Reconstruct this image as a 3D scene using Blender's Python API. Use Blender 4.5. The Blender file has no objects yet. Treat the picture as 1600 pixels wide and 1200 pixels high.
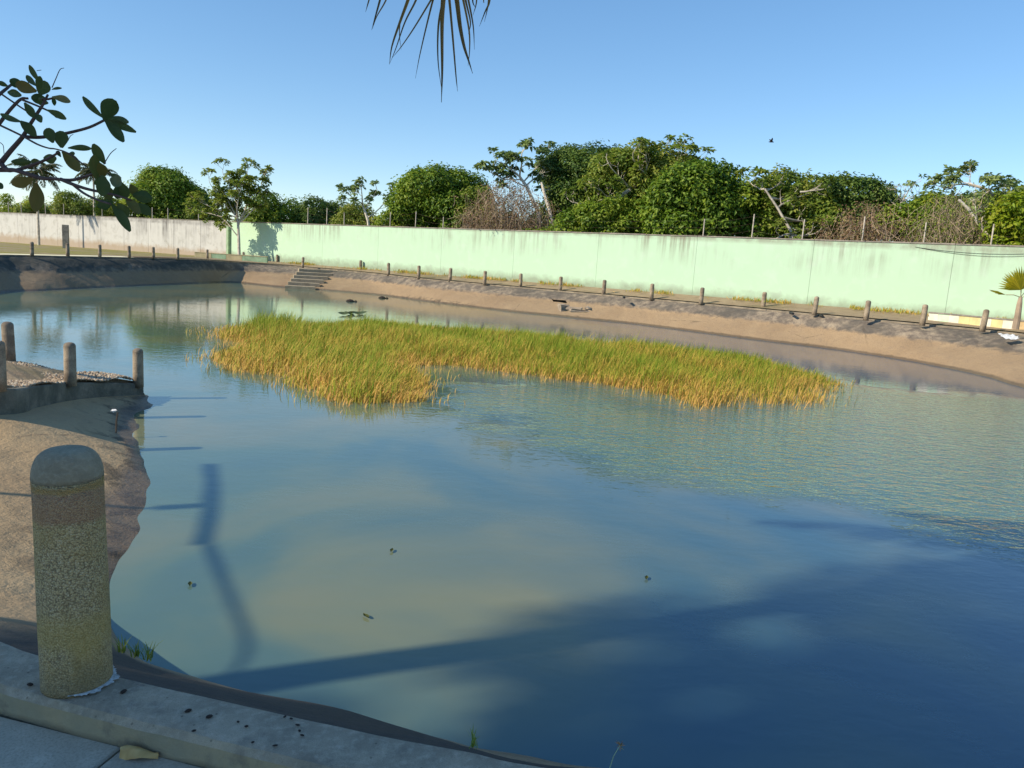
import bpy, math, random
import numpy as np
from mathutils import Vector, Matrix
from mathutils.geometry import delaunay_2d_cdt

random.seed(7)
RG = np.random.default_rng(11)
SC = bpy.context.scene
C = SC.collection

# ------------------------------------------------------------------ camera
FPX = 1200.0
ROLL = math.atan(.066)
PITCH = math.atan(197 * math.cos(ROLL) / FPX)
EYE = np.array([0, 0, 1.55])
FW = np.array([0, math.cos(PITCH), -math.sin(PITCH)])
R0 = np.array([1.0, 0, 0]); U0 = np.array([0, math.sin(PITCH), math.cos(PITCH)])
CX = math.cos(ROLL) * R0 + math.sin(ROLL) * U0
CY = -math.sin(ROLL) * R0 + math.cos(ROLL) * U0
cam = bpy.data.objects.new('camera', bpy.data.cameras.new('camera'))
C.objects.link(cam)
cam.data.sensor_width = 36; cam.data.lens = 36 * FPX / 1600
cam.data.clip_start = .05; cam.data.clip_end = 6000
m = Matrix.Identity(4)
for i in range(3):
    m[i][0] = CX[i]; m[i][1] = CY[i]; m[i][2] = -FW[i]; m[i][3] = EYE[i]
cam.matrix_world = m
SC.camera = cam

# ------------------------------------------------------------------ sky, sun, exposure
SUN = np.array([-.92, -.39, 0]); SUN /= np.linalg.norm(SUN)
EL = math.radians(32)
world = bpy.data.worlds.new('World'); SC.world = world; world.use_nodes = True
wn = world.node_tree
bg = wn.nodes['Background']; sky = wn.nodes.new('ShaderNodeTexSky')
sky.sky_type = 'NISHITA'; sky.sun_disc = False
sky.sun_elevation = EL; sky.sun_rotation = math.atan2(SUN[0], SUN[1])
sky.air_density = .85; sky.dust_density = .05; sky.ozone_density = 3.0
hs = wn.nodes.new('ShaderNodeHueSaturation'); hs.inputs['Saturation'].default_value = 1.30; hs.inputs['Value'].default_value = 1.18
gm = wn.nodes.new('ShaderNodeGamma'); gm.inputs[1].default_value = .74; wn.links.new(sky.outputs[0], gm.inputs[0]); wn.links.new(gm.outputs[0], hs.inputs['Color']); wn.links.new(hs.outputs[0], bg.inputs[0]); bg.inputs[1].default_value = .15
sl = bpy.data.lights.new('sun', 'SUN'); sl.energy = 3.65; sl.angle = math.radians(.5); sl.color = (1, .89, .70)
so = bpy.data.objects.new('sun', sl); C.objects.link(so)
S3 = Vector((SUN[0] * math.cos(EL), SUN[1] * math.cos(EL), math.sin(EL)))
so.rotation_euler = S3.to_track_quat('Z', 'Y').to_euler()
so.location = (-30, -10, 30)
SC.view_settings.view_transform = 'Standard'; SC.view_settings.look = 'None'
SC.view_settings.exposure = .62; SC.view_settings.gamma = 1; SC.view_settings.use_curve_mapping = False
SC.cycles.max_bounces = 6; SC.cycles.transparent_max_bounces = 8
SC.cycles.caustics_reflective = False; SC.cycles.caustics_refractive = False


def ray(px, py): return CX * (px - 800) / FPX + CY * (600 - py) / FPX + FW
def at(px, py, z=0.0):
    v = ray(px, py); return EYE + v * (z - EYE[2]) / v[2]
def dep(px, py, d): return EYE + ray(px, py) * d
def wall_dep(px): return 1 / (1 / 58 + 1.281e-5 * (px - 470))


# ------------------------------------------------------------------ object helpers
def tag(o, label=None, cat=None, group=None, kind=None):
    if label: o['label'] = label
    if cat: o['category'] = cat
    if group: o['group'] = group
    if kind: o['kind'] = kind
    return o
def empty(name, loc=(0, 0, 0), rz=0):
    o = bpy.data.objects.new(name, None); C.objects.link(o)
    o.location = loc; o.rotation_euler.z = rz; o.empty_display_size = .2
    return o
def build(name, V, F, mat, parent=None, smooth=False, tint=None, rebase=True):
    me = bpy.data.meshes.new(name)
    V = hold_back(V) if BEHIND[0] else np.asarray(V, float)
    off = np.zeros(3)
    me.from_pydata(V.tolist(), [], [list(map(int, f)) for f in F])
    me.materials.append(mat)
    if smooth: me.polygons.foreach_set('use_smooth', [True] * len(me.polygons))
    if tint is not None:
        a = me.attributes.new('tint', 'FLOAT', 'POINT'); a.data.foreach_set('value', np.asarray(tint, np.float32))
    me.update()
    o = bpy.data.objects.new(name, me); C.objects.link(o)
    if parent is not None: o.parent = parent
    return o
BEHIND = [False]
def hold_back(V):
    """growth beyond the walls leans against them instead of coming through"""
    V = np.array(V, float)
    for A, D in ((WA, WDIR), (WA, -WLD)):
        n = np.array([D[1], -D[0]]); d = (V[:, :2] - A) @ n
        k = (d > -.4) & (V[:, 2] < 3.6) & (((V[:, :2] - A) @ D > 0) if D is WDIR else ((V[:, :2] - A) @ D <= 0))
        V[k, :2] -= (d[k] + .4)[:, None] * n
    return V
def build_tris(name, V, T, mat, parent=None, tint=None):
    """big triangle meshes, fast"""
    me = bpy.data.meshes.new(name)
    if BEHIND[0]: V = hold_back(V)
    V = np.ascontiguousarray(V, np.float32); T = np.ascontiguousarray(T, np.int32)
    me.vertices.add(len(V)); me.vertices.foreach_set('co', V.ravel())
    me.loops.add(T.size); me.loops.foreach_set('vertex_index', T.ravel())
    me.polygons.add(len(T)); me.polygons.foreach_set('loop_start', np.arange(0, T.size, 3, dtype=np.int32))
    if tint is not None:
        a = me.attributes.new('tint', 'FLOAT', 'POINT'); a.data.foreach_set('value', np.asarray(tint, np.float32))
    me.materials.append(mat); me.update(); me.validate()
    o = bpy.data.objects.new(name, me); C.objects.link(o)
    if parent is not None: o.parent = parent
    return o
class MB:
    def __init__(s): s.V = []; s.F = []
    def add(s, V, F):
        b = len(s.V); s.V += [tuple(v) for v in V]; s.F += [[i + b for i in f] for f in F]; return s
    def tube(s, pts, rad, n=6, cap=True):
        pts = [Vector(p) for p in pts]; b = len(s.V); prev = None
        for i, p in enumerate(pts):
            d = (pts[min(i + 1, len(pts) - 1)] - pts[max(i - 1, 0)])
            if d.length < 1e-9: d = Vector((0, 0, 1))
            d.normalize()
            if prev is None:
                u = d.cross(Vector((0, 0, 1)))
                if u.length < .05: u = d.cross(Vector((1, 0, 0)))
            else: u = prev - d * prev.dot(d)
            u.normalize(); prev = u; w = d.cross(u)
            r = rad[i] if hasattr(rad, '__len__') else rad
            for k in range(n):
                a = 2 * math.pi * k / n
                s.V.append(tuple(p + (u * math.cos(a) + w * math.sin(a)) * r))
        for i in range(len(pts) - 1):
            for k in range(n):
                k2 = (k + 1) % n
                s.F.append([b + i * n + k, b + i * n + k2, b + (i + 1) * n + k2, b + (i + 1) * n + k])
        if cap:
            s.F.append([b + k for k in range(n)][::-1]); e = b + (len(pts) - 1) * n
            s.F.append([e + k for k in range(n)])
        return s
    def box(s, c, size, rz=0.0, bev=0.0, jit=0.0):
        x, y, z = [v / 2 for v in size]; ca, sa = math.cos(rz), math.sin(rz)
        def rot(p): return (c[0] + p[0] * ca - p[1] * sa, c[1] + p[0] * sa + p[1] * ca, c[2] + p[2])
        b = min(bev, x * .9, y * .9, z * .9)
        if b > 0:
            rings = [(-z, b), (-z + b, 0), (z - b, 0), (z, b)]; V = []
            for zz, i in rings:
                X, Y = x - i, y - i
                for p in ((-X, -Y), (X, -Y), (X, Y), (-X, Y)):
                    V.append(rot((p[0] + random.uniform(-jit, jit), p[1] + random.uniform(-jit, jit), zz + random.uniform(-jit, jit))))
            F = [[3, 2, 1, 0], [12, 13, 14, 15]]
            for r in range(3):
                for k in range(4):
                    F.append([r * 4 + k, r * 4 + (k + 1) % 4, r * 4 + 4 + (k + 1) % 4, r * 4 + 4 + k])
        else:
            V = [rot((a * x + random.uniform(-jit, jit), d * y + random.uniform(-jit, jit), e * z + random.uniform(-jit, jit)))
                 for e in (-1, 1) for a, d in ((-1, -1), (1, -1), (1, 1), (-1, 1))]
            F = [[3, 2, 1, 0], [4, 5, 6, 7]] + [[k, (k + 1) % 4, 4 + (k + 1) % 4, 4 + k] for k in range(4)]
        return s.add(V, F)
    def lathe(s, prof, n=16, c=(0, 0, 0)):
        b = len(s.V)
        for r, z in prof:
            for k in range(n):
                a = 2 * math.pi * k / n
                s.V.append((c[0] + r * math.cos(a), c[1] + r * math.sin(a), c[2] + z))
        for i in range(len(prof) - 1):
            for k in range(n):
                k2 = (k + 1) % n
                s.F.append([b + i * n + k, b + i * n + k2, b + (i + 1) * n + k2, b + (i + 1) * n + k])
        e = b + (len(prof) - 1) * n
        s.F.append([e + k for k in range(n)]); s.F.append([b + k for k in range(n)][::-1])
        return s
    def obj(s, name, mat, parent=None, smooth=False): return build(name, s.V, s.F, mat, parent, smooth)
def copy_tree(o, parent=None):
    c = o.copy(); C.objects.link(c); c.parent = parent
    for ch in o.children: copy_tree(ch, c)
    return c


# ------------------------------------------------------------------ materials
class NT:
    def __init__(s, name):
        s.m = bpy.data.materials.new(name); s.m.use_nodes = True; s.t = s.m.node_tree
        s.t.nodes.clear(); s.out = s.t.nodes.new('ShaderNodeOutputMaterial')
    def n(s, typ, ins=None, **kw):
        d = s.t.nodes.new('ShaderNode' + typ)
        for k, v in kw.items(): setattr(d, k, v)
        for k, v in (ins or {}).items():
            i = d.inputs[k]
            if hasattr(v, 'links'): s.t.links.new(v, i)
            elif hasattr(v, 'outputs'): s.t.links.new(v.outputs[0], i)
            else:
                if isinstance(v, tuple) and len(v) == 3 and i.type == 'RGBA': v = v + (1,)
                i.default_value = v
        return d
    def pos(s, scale=(1, 1, 1), rz=0.0, kind='Object'):
        tc = s.n('TexCoord')
        return s.n('Mapping', {'Vector': tc.outputs[kind], 'Scale': scale, 'Rotation': (0, 0, rz)}).outputs[0]
    def noise(s, vec, scale, detail=4, rough=.55, dist=0.0):
        return s.n('TexNoise', {'Vector': vec, 'Scale': scale, 'Detail': detail, 'Roughness': rough, 'Distortion': dist}).outputs['Fac']
    def ramp(s, fac, stops):
        r = s.n('ValToRGB', {'Fac': fac}); e = r.color_ramp.elements
        while len(e) < len(stops): e.new(.5)
        for k, (p, c) in enumerate(stops):
            e[k].position = p
            e[k].color = (c, c, c, 1) if not isinstance(c, tuple) else c + (1,)
        return r.outputs[0]
    def mix(s, fac, a, b, blend='MIX'):
        d = s.n('Mix', None, data_type='RGBA', blend_type=blend)
        for idx, v in ((0, fac), (6, a), (7, b)):
            i = d.inputs[idx]
            if hasattr(v, 'links'): s.t.links.new(v, i)
            else: i.default_value = (v + (1,)) if isinstance(v, tuple) else v
        return d.outputs[2]
    def math(s, op, a, b=0.0, c=None):
        ins = {0: a, 1: b}
        if c is not None: ins[2] = c
        return s.n('Math', ins, operation=op).outputs[0]
    def mrange(s, v, a, b, c=0.0, d=1.0):
        return s.n('MapRange', {0: v, 1: a, 2: b, 3: c, 4: d}).outputs[0]
    def bump(s, h, strength=.4, dist=.02, nrm=None):
        ins = {'Height': h, 'Strength': strength, 'Distance': dist}
        if nrm is not None: ins['Normal'] = nrm
        return s.n('Bump', ins).outputs[0]
    def pbr(s, col, rough=.85, nrm=None, spec=.3, **kw):
        ins = {'Base Color': col, 'Roughness': rough, 'Specular IOR Level': spec}
        if nrm is not None: ins['Normal'] = nrm
        p = s.n('BsdfPrincipled', ins)
        s.t.links.new(p.outputs[0], s.out.inputs[0]); return s.m
    def z(s, kind='Object'):
        return s.n('SeparateXYZ', {0: s.n('TexCoord').outputs[kind]}).outputs[2]

def leaf_mat(name, stops, trans=.35, rough=.5, spec=.35):
    t = NT(name)
    a = t.n('Attribute', attribute_name='tint').outputs['Fac']
    col = t.ramp(a, stops)
    p = t.n('BsdfPrincipled', {'Base Color': col, 'Roughness': rough, 'Specular IOR Level': spec})
    tr = t.n('BsdfTranslucent', {'Color': t.mix(.5, col, (.16, .22, .02), 'ADD') if False else col})
    mx = t.n('MixShader', {0: trans, 1: p, 2: tr})
    t.t.links.new(mx.outputs[0], t.out.inputs[0]); return t.m

def concrete(name, base, dark, lite, scale=1.0, bump=.5, coarse=0.0, kind='Object', spots=.0):
    t = NT(name); v = t.pos(kind=kind)
    big = t.noise(v, 1.3 * scale, 5, .6, .4); mid = t.noise(v, 9 * scale, 5, .6); fine = t.noise(v, 90 * scale, 3, .7)
    col = t.mix(t.ramp(big, [(.35, 0.), (.68, 1.)]), base, dark)
    col = t.mix(t.ramp(mid, [(.48, 0.), (.75, .7)]), col, lite)
    col = t.mix(t.ramp(fine, [(.3, .45), (.55, 0.)]), col, tuple(c * .35 for c in base))
    if spots:
        sp = t.n('TexVoronoi', {'Vector': v, 'Scale': 7 * scale}).outputs[0]
        col = t.mix(t.ramp(sp, [(.05, spots), (.12, 0.)]), col, tuple(c * .2 for c in base))
    h = t.math('ADD', t.math('MULTIPLY', mid, .8), t.math('MULTIPLY', fine, .35))
    return t.pbr(col, .9, t.bump(h, bump, .02))

def kerb_mat():
    m = concrete('kerb_concrete', (.52, .435, .32), (.29, .25, .19), (.66, .57, .44), 3.2, .8, spots=.7)
    nt = m.node_tree; p = [n for n in nt.nodes if n.type == 'BSDF_PRINCIPLED'][0]; l = p.inputs['Base Color'].links[0]; src = l.from_socket
    t = NT.__new__(NT); t.m = m; t.t = nt
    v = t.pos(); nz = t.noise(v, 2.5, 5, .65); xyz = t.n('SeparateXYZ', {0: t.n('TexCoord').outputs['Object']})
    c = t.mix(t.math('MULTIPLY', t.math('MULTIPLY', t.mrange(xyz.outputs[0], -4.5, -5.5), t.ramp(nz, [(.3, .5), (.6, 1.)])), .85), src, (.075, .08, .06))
    c = t.mix(t.math('MULTIPLY', t.mrange(xyz.outputs[1], 18., 24.), .9), c, t.mix(t.ramp(nz, [(.35, 0.), (.62, 1.)]), (.34, .27, .185), (.15, .12, .09)))
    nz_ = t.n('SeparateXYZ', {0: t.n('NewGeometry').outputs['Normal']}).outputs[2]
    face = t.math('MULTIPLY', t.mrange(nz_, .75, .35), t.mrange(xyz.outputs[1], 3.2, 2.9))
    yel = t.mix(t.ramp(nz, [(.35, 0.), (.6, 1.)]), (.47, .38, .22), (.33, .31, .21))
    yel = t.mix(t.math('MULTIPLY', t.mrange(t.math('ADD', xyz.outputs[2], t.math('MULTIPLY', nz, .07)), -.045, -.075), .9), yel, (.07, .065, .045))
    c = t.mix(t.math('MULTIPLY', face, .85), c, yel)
    blot = t.noise(v, 7, 6, .7)
    c = t.mix(t.ramp(blot, [(.55, 0.), (.72, .6)]), c, (.13, .125, .115))
    nt.links.new(c, p.inputs['Base Color']); return m

def simple(name, col, rough=.8, var=.25, scale=8):
    t = NT(name); v = t.pos()
    nz = t.noise(v, scale, 4)
    c = t.mix(t.ramp(nz, [(.3, 0.), (.7, 1.)]), tuple(x * (1 - var) for x in col), tuple(min(1, x * (1 + var)) for x in col))
    return t.pbr(c, rough, t.bump(nz, .3, .01))

M = {}
M['kerb'] = kerb_mat()
M['slab'] = concrete('pavement_concrete', (.52, .46, .36), (.37, .33, .26), (.62, .56, .45), 1.2, .3)
M['step'] = concrete('step_concrete', (.46, .37, .25), (.30, .24, .16), (.56, .47, .34), 2, .4)
M['rubble'] = concrete('broken_concrete', (.42, .33, .24), (.28, .21, .15), (.55, .46, .36), 3, .6)
M['dirt_dark'] = simple('cavity_soil', (.06, .045, .032), .95)
M['white_paint'] = simple('white_paint', (.50, .51, .49), .9, .45, 70)
M['white_cloth'] = simple('white_sheet', (.75, .75, .73), .8)
M['metal'] = simple('galvanised_metal', (.30, .30, .29), .55)
M['rust'] = simple('rusty_metal', (.16, .11, .08), .8)
M['cable'] = simple('black_cable', (.03, .03, .03), .6)
M['bark_grey'] = simple('grey_bark', (.50, .44, .36), .9, .3, 5)
M['bark_pale'] = simple('pale_bark', (.66, .59, .49), .9, .2, 5)
M['bark_dark'] = simple('dark_bark', (.10, .075, .055), .9, .3, 5)
M['twig_near'] = simple('purple_brown_bark', (.085, .058, .052), .8, .3, 40)
M['twig_dry'] = simple('dry_twig', (.36, .27, .19), .95, .35, 2)
M['bird'] = simple('dark_feather', (.03, .03, .035), .7)

# ---- bollard aggregate
t = NT('exposed_aggregate'); v = t.pos()
vo = t.n('TexVoronoi', {'Vector': v, 'Scale': 185.0, 'Randomness': 1.0})
cellc = t.n('SeparateColor', {0: vo.outputs['Color']}).outputs[0]
peb = t.ramp(cellc, [(0., (.30, .22, .115)), (.3, (.50, .39, .20)), (.75, (.58, .45, .23)), (1., (.64, .53, .33))])
gap = t.ramp(vo.outputs['Distance'], [(.42, 0.), (.75, 1.)])
col = t.mix(t.math('MULTIPLY', gap, .62), peb, (.10, .078, .05))
z = t.z(); wob = t.math('ADD', z, t.math('MULTIPLY', t.math('SUBTRACT', t.noise(v, 9, 3), .5), .05))
lich = t.noise(t.pos((1, 1, .6)), 5.5, 4, .6)
col = t.mix(t.math('MULTIPLY', t.ramp(lich, [(.44, 0.), (.66, .5)]), 1.0), col, (.46, .31, .08))
band = t.math('MULTIPLY', t.mrange(t.math('ADD', z, t.math('MULTIPLY', lich, .12)), .20, .24), t.mrange(t.math('ADD', z, t.math('MULTIPLY', lich, .12)), .30, .36, 1., 0.))
col = t.mix(t.math('MULTIPLY', band, .45), col, (.50, .36, .10))
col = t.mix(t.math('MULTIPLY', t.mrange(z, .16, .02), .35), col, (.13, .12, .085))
col = t.mix(t.math('MULTIPLY', t.ramp(t.noise(v, 3.1, 3), [(.5, 0.), (.75, .5)]), 1.0), col, (.13, .12, .09))
red = t.math('MULTIPLY', t.mrange(wob, .595, .615), t.mrange(wob, .70, .715, 1., 0.))
col = t.mix(t.math('MULTIPLY', red, .5), col, (.34, .165, .11))
rust = t.math('MULTIPLY', t.mrange(wob, .700, .712), t.mrange(wob, .722, .735, 1., 0.))
col = t.mix(t.math('MULTIPLY', rust, .7), col, (.42, .24, .07))
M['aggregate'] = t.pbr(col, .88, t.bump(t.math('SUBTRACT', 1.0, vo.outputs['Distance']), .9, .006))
M['cap'] = concrete('bollard_cap_mortar', (.46, .41, .29), (.29, .26, .185), (.56, .50, .37), 9, .8)
t = NT('weathered_bollard'); v = t.pos()
oi = t.n('ObjectInfo').outputs['Random']
nz = t.n('TexNoise', {'Vector': v, 'Scale': 5.0, 'Detail': 5.0, 'W': oi}, noise_dimensions='4D').outputs['Fac']
fine = t.noise(v, 60, 3)
col = t.mix(t.ramp(nz, [(.42, 0.), (.62, 1.)]), (.42, .33, .23), (.22, .165, .115))
col = t.mix(t.ramp(fine, [(.35, .5), (.55, 0.)]), col, (.10, .08, .06))
col = t.mix(t.math('MULTIPLY', t.mrange(t.z(), .5, .8), t.mrange(oi, .2, 1., 0., .75)), col, (.09, .075, .065))
M['bollard_far'] = t.pbr(col, .9, t.bump(fine, .6, .01))

# ---- bank: wet foot, tan concrete below, rough grey lip above
t = NT('bank_concrete'); v = t.pos(); z = t.z()
n1 = t.noise(v, .55, 6, .62, .6); n2 = t.noise(v, 3.2, 6, .65); n3 = t.noise(v, 28, 4, .7)
hz = t.math('ADD', z, t.math('MULTIPLY', t.math('SUBTRACT', n2, .5), .35))
tan = t.mix(t.ramp(n1, [(.3, 0.), (.7, 1.)]), (.295, .20, .115), (.375, .265, .155))
tan = t.mix(t.ramp(n2, [(.48, 0.), (.85, .5)]), tan, (.22, .16, .115))
bay = t.math('MULTIPLY', t.mrange(t.n('SeparateXYZ', {0: t.n('TexCoord').outputs['Object']}).outputs[1], 18., 13.), t.mrange(t.n('SeparateXYZ', {0: t.n('TexCoord').outputs['Object']}).outputs[0], -2.2, -3.))
tan = t.mix(bay, tan, t.mix(t.ramp(n1, [(.3, 0.), (.7, 1.)]), (.37, .255, .14), (.47, .34, .19)))
grey = t.mix(t.ramp(n2, [(.36, 0.), (.6, 1.)]), (.36, .285, .20), (.15, .12, .095))
stain = t.ramp(n1, [(.44, 0.), (.60, 1.)])
grey = t.mix(t.math('MULTIPLY', stain, .8), grey, (.10, .088, .075))
grey = t.mix(bay, grey, tan)
col = t.mix(t.mrange(hz, -.62, -.48), tan, grey)
col = t.mix(t.math('MULTIPLY', t.ramp(n3, [(.3, .6), (.5, 0.)]), t.mrange(bay, 0., 1., 1., .45)), col, (.10, .075, .055))
ck = t.n('TexVoronoi', {'Vector': v, 'Scale': .3}, feature='DISTANCE_TO_EDGE').outputs[0]
dck = t.math('ADD', ck, t.math('MULTIPLY', t.math('SUBTRACT', n2, .5), .05))
col = t.mix(t.math('MULTIPLY', t.ramp(dck, [(.002, .5), (.007, 0.)]), t.ramp(n1, [(.5, 0.), (.6, 1.)])), col, (.07, .055, .04))
xs = t.n('SeparateXYZ', {0: t.n('TexCoord').outputs['Object']}).outputs[0]
ys = t.n('SeparateXYZ', {0: t.n('TexCoord').outputs['Object']}).outputs[1]
tar = t.math('MULTIPLY', t.math('MULTIPLY', t.mrange(ys, 6.5, 4.5), t.mrange(t.math('ADD', z, t.math('MULTIPLY', n3, .15)), -1.10, -1.02)), t.mrange(xs, -2.9, -2.3, 0., .88))
col = t.mix(tar, col, (.035, .036, .036))
moldy = t.math('MULTIPLY', t.math('MULTIPLY', t.mrange(xs, -2., -3.), t.mrange(xs, -9., -7.)), t.ramp(t.math('ADD', n2, t.math('MULTIPLY', n3, .25)), [(.62, 0.), (.70, .75)]))
col = t.mix(t.math('MULTIPLY', moldy, t.mrange(z, -1.05, -1.2)), col, (.06, .05, .035))
left_dark = t.math('MULTIPLY', t.mrange(xs, -19.6, -20.9), t.ramp(t.math('ADD', t.math('MULTIPLY', hz, .9), n1), [(0., .2), (.35, .92)]))
col = t.mix(left_dark, col, (.045, .05, .042))  # bank darkened at its far left end, more towards the top
wet = t.mrange(t.math('ADD', z, t.math('MULTIPLY', t.math('SUBTRACT', n2, .5), .1)), -1.25, -1.2, .75, 0.)
col = t.mix(wet, col, (.085, .06, .038))
M['bank'] = t.pbr(col, t.mrange(wet, 0., .75, .92, .45), t.bump(t.math('ADD', t.math('MULTIPLY', n2, 1.), t.math('MULTIPLY', n3, .25)), .7, .06))

# ---- pond bed
t = NT('pond_bed_silt'); v = t.pos()
n1 = t.noise(v, .5, 5, .6, .8)
M['bed'] = t.pbr(t.mix(t.ramp(n1, [(.35, 0.), (.65, 1.)]), (.10, .11, .05), (.24, .19, .09)), .95)

# ---- ground
t = NT('bare_earth'); v = t.pos()
n1 = t.noise(v, .25, 6, .62, .5); n2 = t.noise(v, 2.2, 6, .65); n3 = t.noise(v, 30, 3, .7)
col = t.mix(t.ramp(n2, [(.3, 0.), (.7, 1.)]), (.27, .19, .115), (.38, .29, .18))
gr = t.mix(t.ramp(n2, [(.35, 0.), (.7, 1.)]), (.20, .19, .035), (.34, .29, .06))
xs = t.n('SeparateXYZ', {0: t.n('TexCoord').outputs['Object']}).outputs[0]
col = t.mix(t.math('MULTIPLY', t.mrange(xs, -23., -25.), t.ramp(n1, [(.40, 0.), (.52, .9)])), col, gr)
col = t.mix(t.math('MULTIPLY', t.mrange(xs, -23., -25., 1., 0.), t.ramp(n1, [(.5, 0.), (.62, .5)])), col, (.13, .12, .05))
col = t.mix(t.ramp(n3, [(.3, .4), (.5, 0.)]), col, (.10, .07, .04))
M['ground'] = t.pbr(col, .95, t.bump(t.math('ADD', n2, t.math('MULTIPLY', n3, .4)), .6, .05))
M['gravel_bed'] = concrete('sandy_gravel', (.42, .33, .21), (.30, .22, .14), (.52, .43, .30), 4, .8)
t = NT('pebble'); oi = t.n('Attribute', attribute_name='tint').outputs['Fac']
M['pebble'] = t.pbr(t.ramp(oi, [(0., (.22, .15, .10)), (.5, (.42, .31, .20)), (1., (.58, .50, .38))]), .9)

# ---- walls
def wall_mat(name, paint, under, streak, dirt, kz0, kz1, streak_amt, patch=0.0):
    t = NT(name); v = t.pos(); z = t.z()
    big = t.noise(v, .22, 4, .6); mid = t.noise(v, 1.6, 5, .65, .4); fine = t.noise(v, 14, 4, .7)
    st = t.noise(t.pos((3.0, 3.0, .16)), 1.0, 6, .72)
    col = t.mix(t.ramp(big, [(.3, 0.), (.75, .5)]), paint, tuple(c * .90 for c in paint))
    if patch: col = t.mix(t.ramp(mid, [(.52, 0.), (.72, patch)]), col, under)
    up = t.mrange(z, kz0, kz1)
    k = t.math('MULTIPLY', t.math('MULTIPLY', up, t.ramp(st, [(.44, 0.), (.62, 1.)])), t.ramp(big, [(.46, .08), (.60, 1.)]))
    col = t.mix(t.math('MULTIPLY', k, streak_amt), col, streak)
    lip = t.math('MULTIPLY', t.mrange(z, kz1 - .12, kz1 + .05), t.ramp(mid, [(.35, .2), (.6, .9)]))
    col = t.mix(t.math('MULTIPLY', lip, .6), col, streak)
    low = t.math('MULTIPLY', t.mrange(t.math('ADD', z, t.math('MULTIPLY', mid, -.9)), -.15, .28, 1., 0.), 1.)
    col = t.mix(t.math('MULTIPLY', low, .75), col, dirt)
    pit = t.ramp(t.noise(v, 5.5, 6, .75), [(.70, 0.), (.80, .22)])
    col = t.mix(t.math('MULTIPLY', pit, t.ramp(big, [(.45, 0.), (.6, 1.)])), col, dirt)
    return t.pbr(col, .85, t.bump(t.math('ADD', mid, t.math('MULTIPLY', fine, .3)), .25, .03))
M['green'] = wall_mat('mint_green_paint', (.49, .665, .475), (.55, .655, .54), (.20, .16, .12), (.24, .28, .19), 1.6, 3.1, .8, .5)
M['white'] = wall_mat('dirty_whitewash', (.56, .545, .515), (.39, .375, .34), (.13, .12, .115), (.36, .26, .17), -.2, 2.6, .9, .9)
M['coping'] = concrete('coping_concrete', (.34, .30, .25), (.16, .14, .12), (.45, .40, .34), 2, .4)
M['low_green'] = simple('green_low_wall_paint', (.30, .42, .26), .85, .2, 3)
M['low_tan'] = simple('tan_low_wall_paint', (.45, .38, .22), .85, .2, 3)
M['tile_white'] = simple('cream_panel', (.72, .68, .55), .8, .12, 4)
M['tile_yellow'] = simple('yellow_panel', (.68, .58, .28), .8, .15, 4)
M['tile_orange'] = simple('orange_panel', (.60, .42, .22), .8, .2, 4)
M['tile_mint'] = simple('mint_panel', (.55, .70, .50), .8, .12, 4)

# ---- water
t = NT('pond_water'); v = t.pos()
v1 = t.pos((1.0, 1.9, 1), math.radians(-12)); v2 = t.pos((1.0, 1.7, 1), math.radians(18))
w1 = t.noise(v1, 3.6, 2, .5, .3); w2 = t.noise(v2, 9.5, 2, .5, .2); w0 = t.noise(v1, .45, 3, .5)
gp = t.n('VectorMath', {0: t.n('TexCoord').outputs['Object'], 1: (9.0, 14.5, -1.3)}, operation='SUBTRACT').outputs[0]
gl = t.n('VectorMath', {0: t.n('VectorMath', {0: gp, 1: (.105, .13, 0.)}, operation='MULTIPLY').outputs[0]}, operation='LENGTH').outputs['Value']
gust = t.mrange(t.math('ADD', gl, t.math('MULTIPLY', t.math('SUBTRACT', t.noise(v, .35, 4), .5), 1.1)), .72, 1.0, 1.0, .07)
h = t.math('ADD', t.math('MULTIPLY', w1, 1.0), t.math('MULTIPLY', w2, .6))
h = t.math('ADD', t.math('MULTIPLY', h, gust), t.math('MULTIPLY', w0, .12))
nb = t.bump(h, 1.0, .024)
silt_n = t.noise(v, .32, 4, .5, .5)
px_ = t.n('SeparateXYZ', {0: t.n('TexCoord').outputs['Object']})
shore = t.math('ADD', t.math('MULTIPLY', px_.outputs[0], .16), t.math('MULTIPLY', t.math('SUBTRACT', silt_n, .5), -2.2))
deepf = t.mrange(shore, -.35, .95)
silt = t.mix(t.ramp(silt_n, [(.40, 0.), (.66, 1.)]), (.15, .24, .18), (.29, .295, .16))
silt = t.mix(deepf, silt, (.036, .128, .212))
silt = t.mix(t.math('MULTIPLY', t.mrange(gust, .07, 1.), .75), silt, (.155, .275, .20))  # rippled zone: the green wall's reflection painted into the water's body colour
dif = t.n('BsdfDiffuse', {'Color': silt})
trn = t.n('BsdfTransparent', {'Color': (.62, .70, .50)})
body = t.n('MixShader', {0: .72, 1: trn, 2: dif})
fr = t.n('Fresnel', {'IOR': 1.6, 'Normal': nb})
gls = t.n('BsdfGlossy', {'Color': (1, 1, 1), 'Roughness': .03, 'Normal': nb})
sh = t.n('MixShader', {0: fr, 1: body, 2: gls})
t.t.links.new(sh.outputs[0], t.out.inputs[0]); M['water'] = t.m

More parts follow.
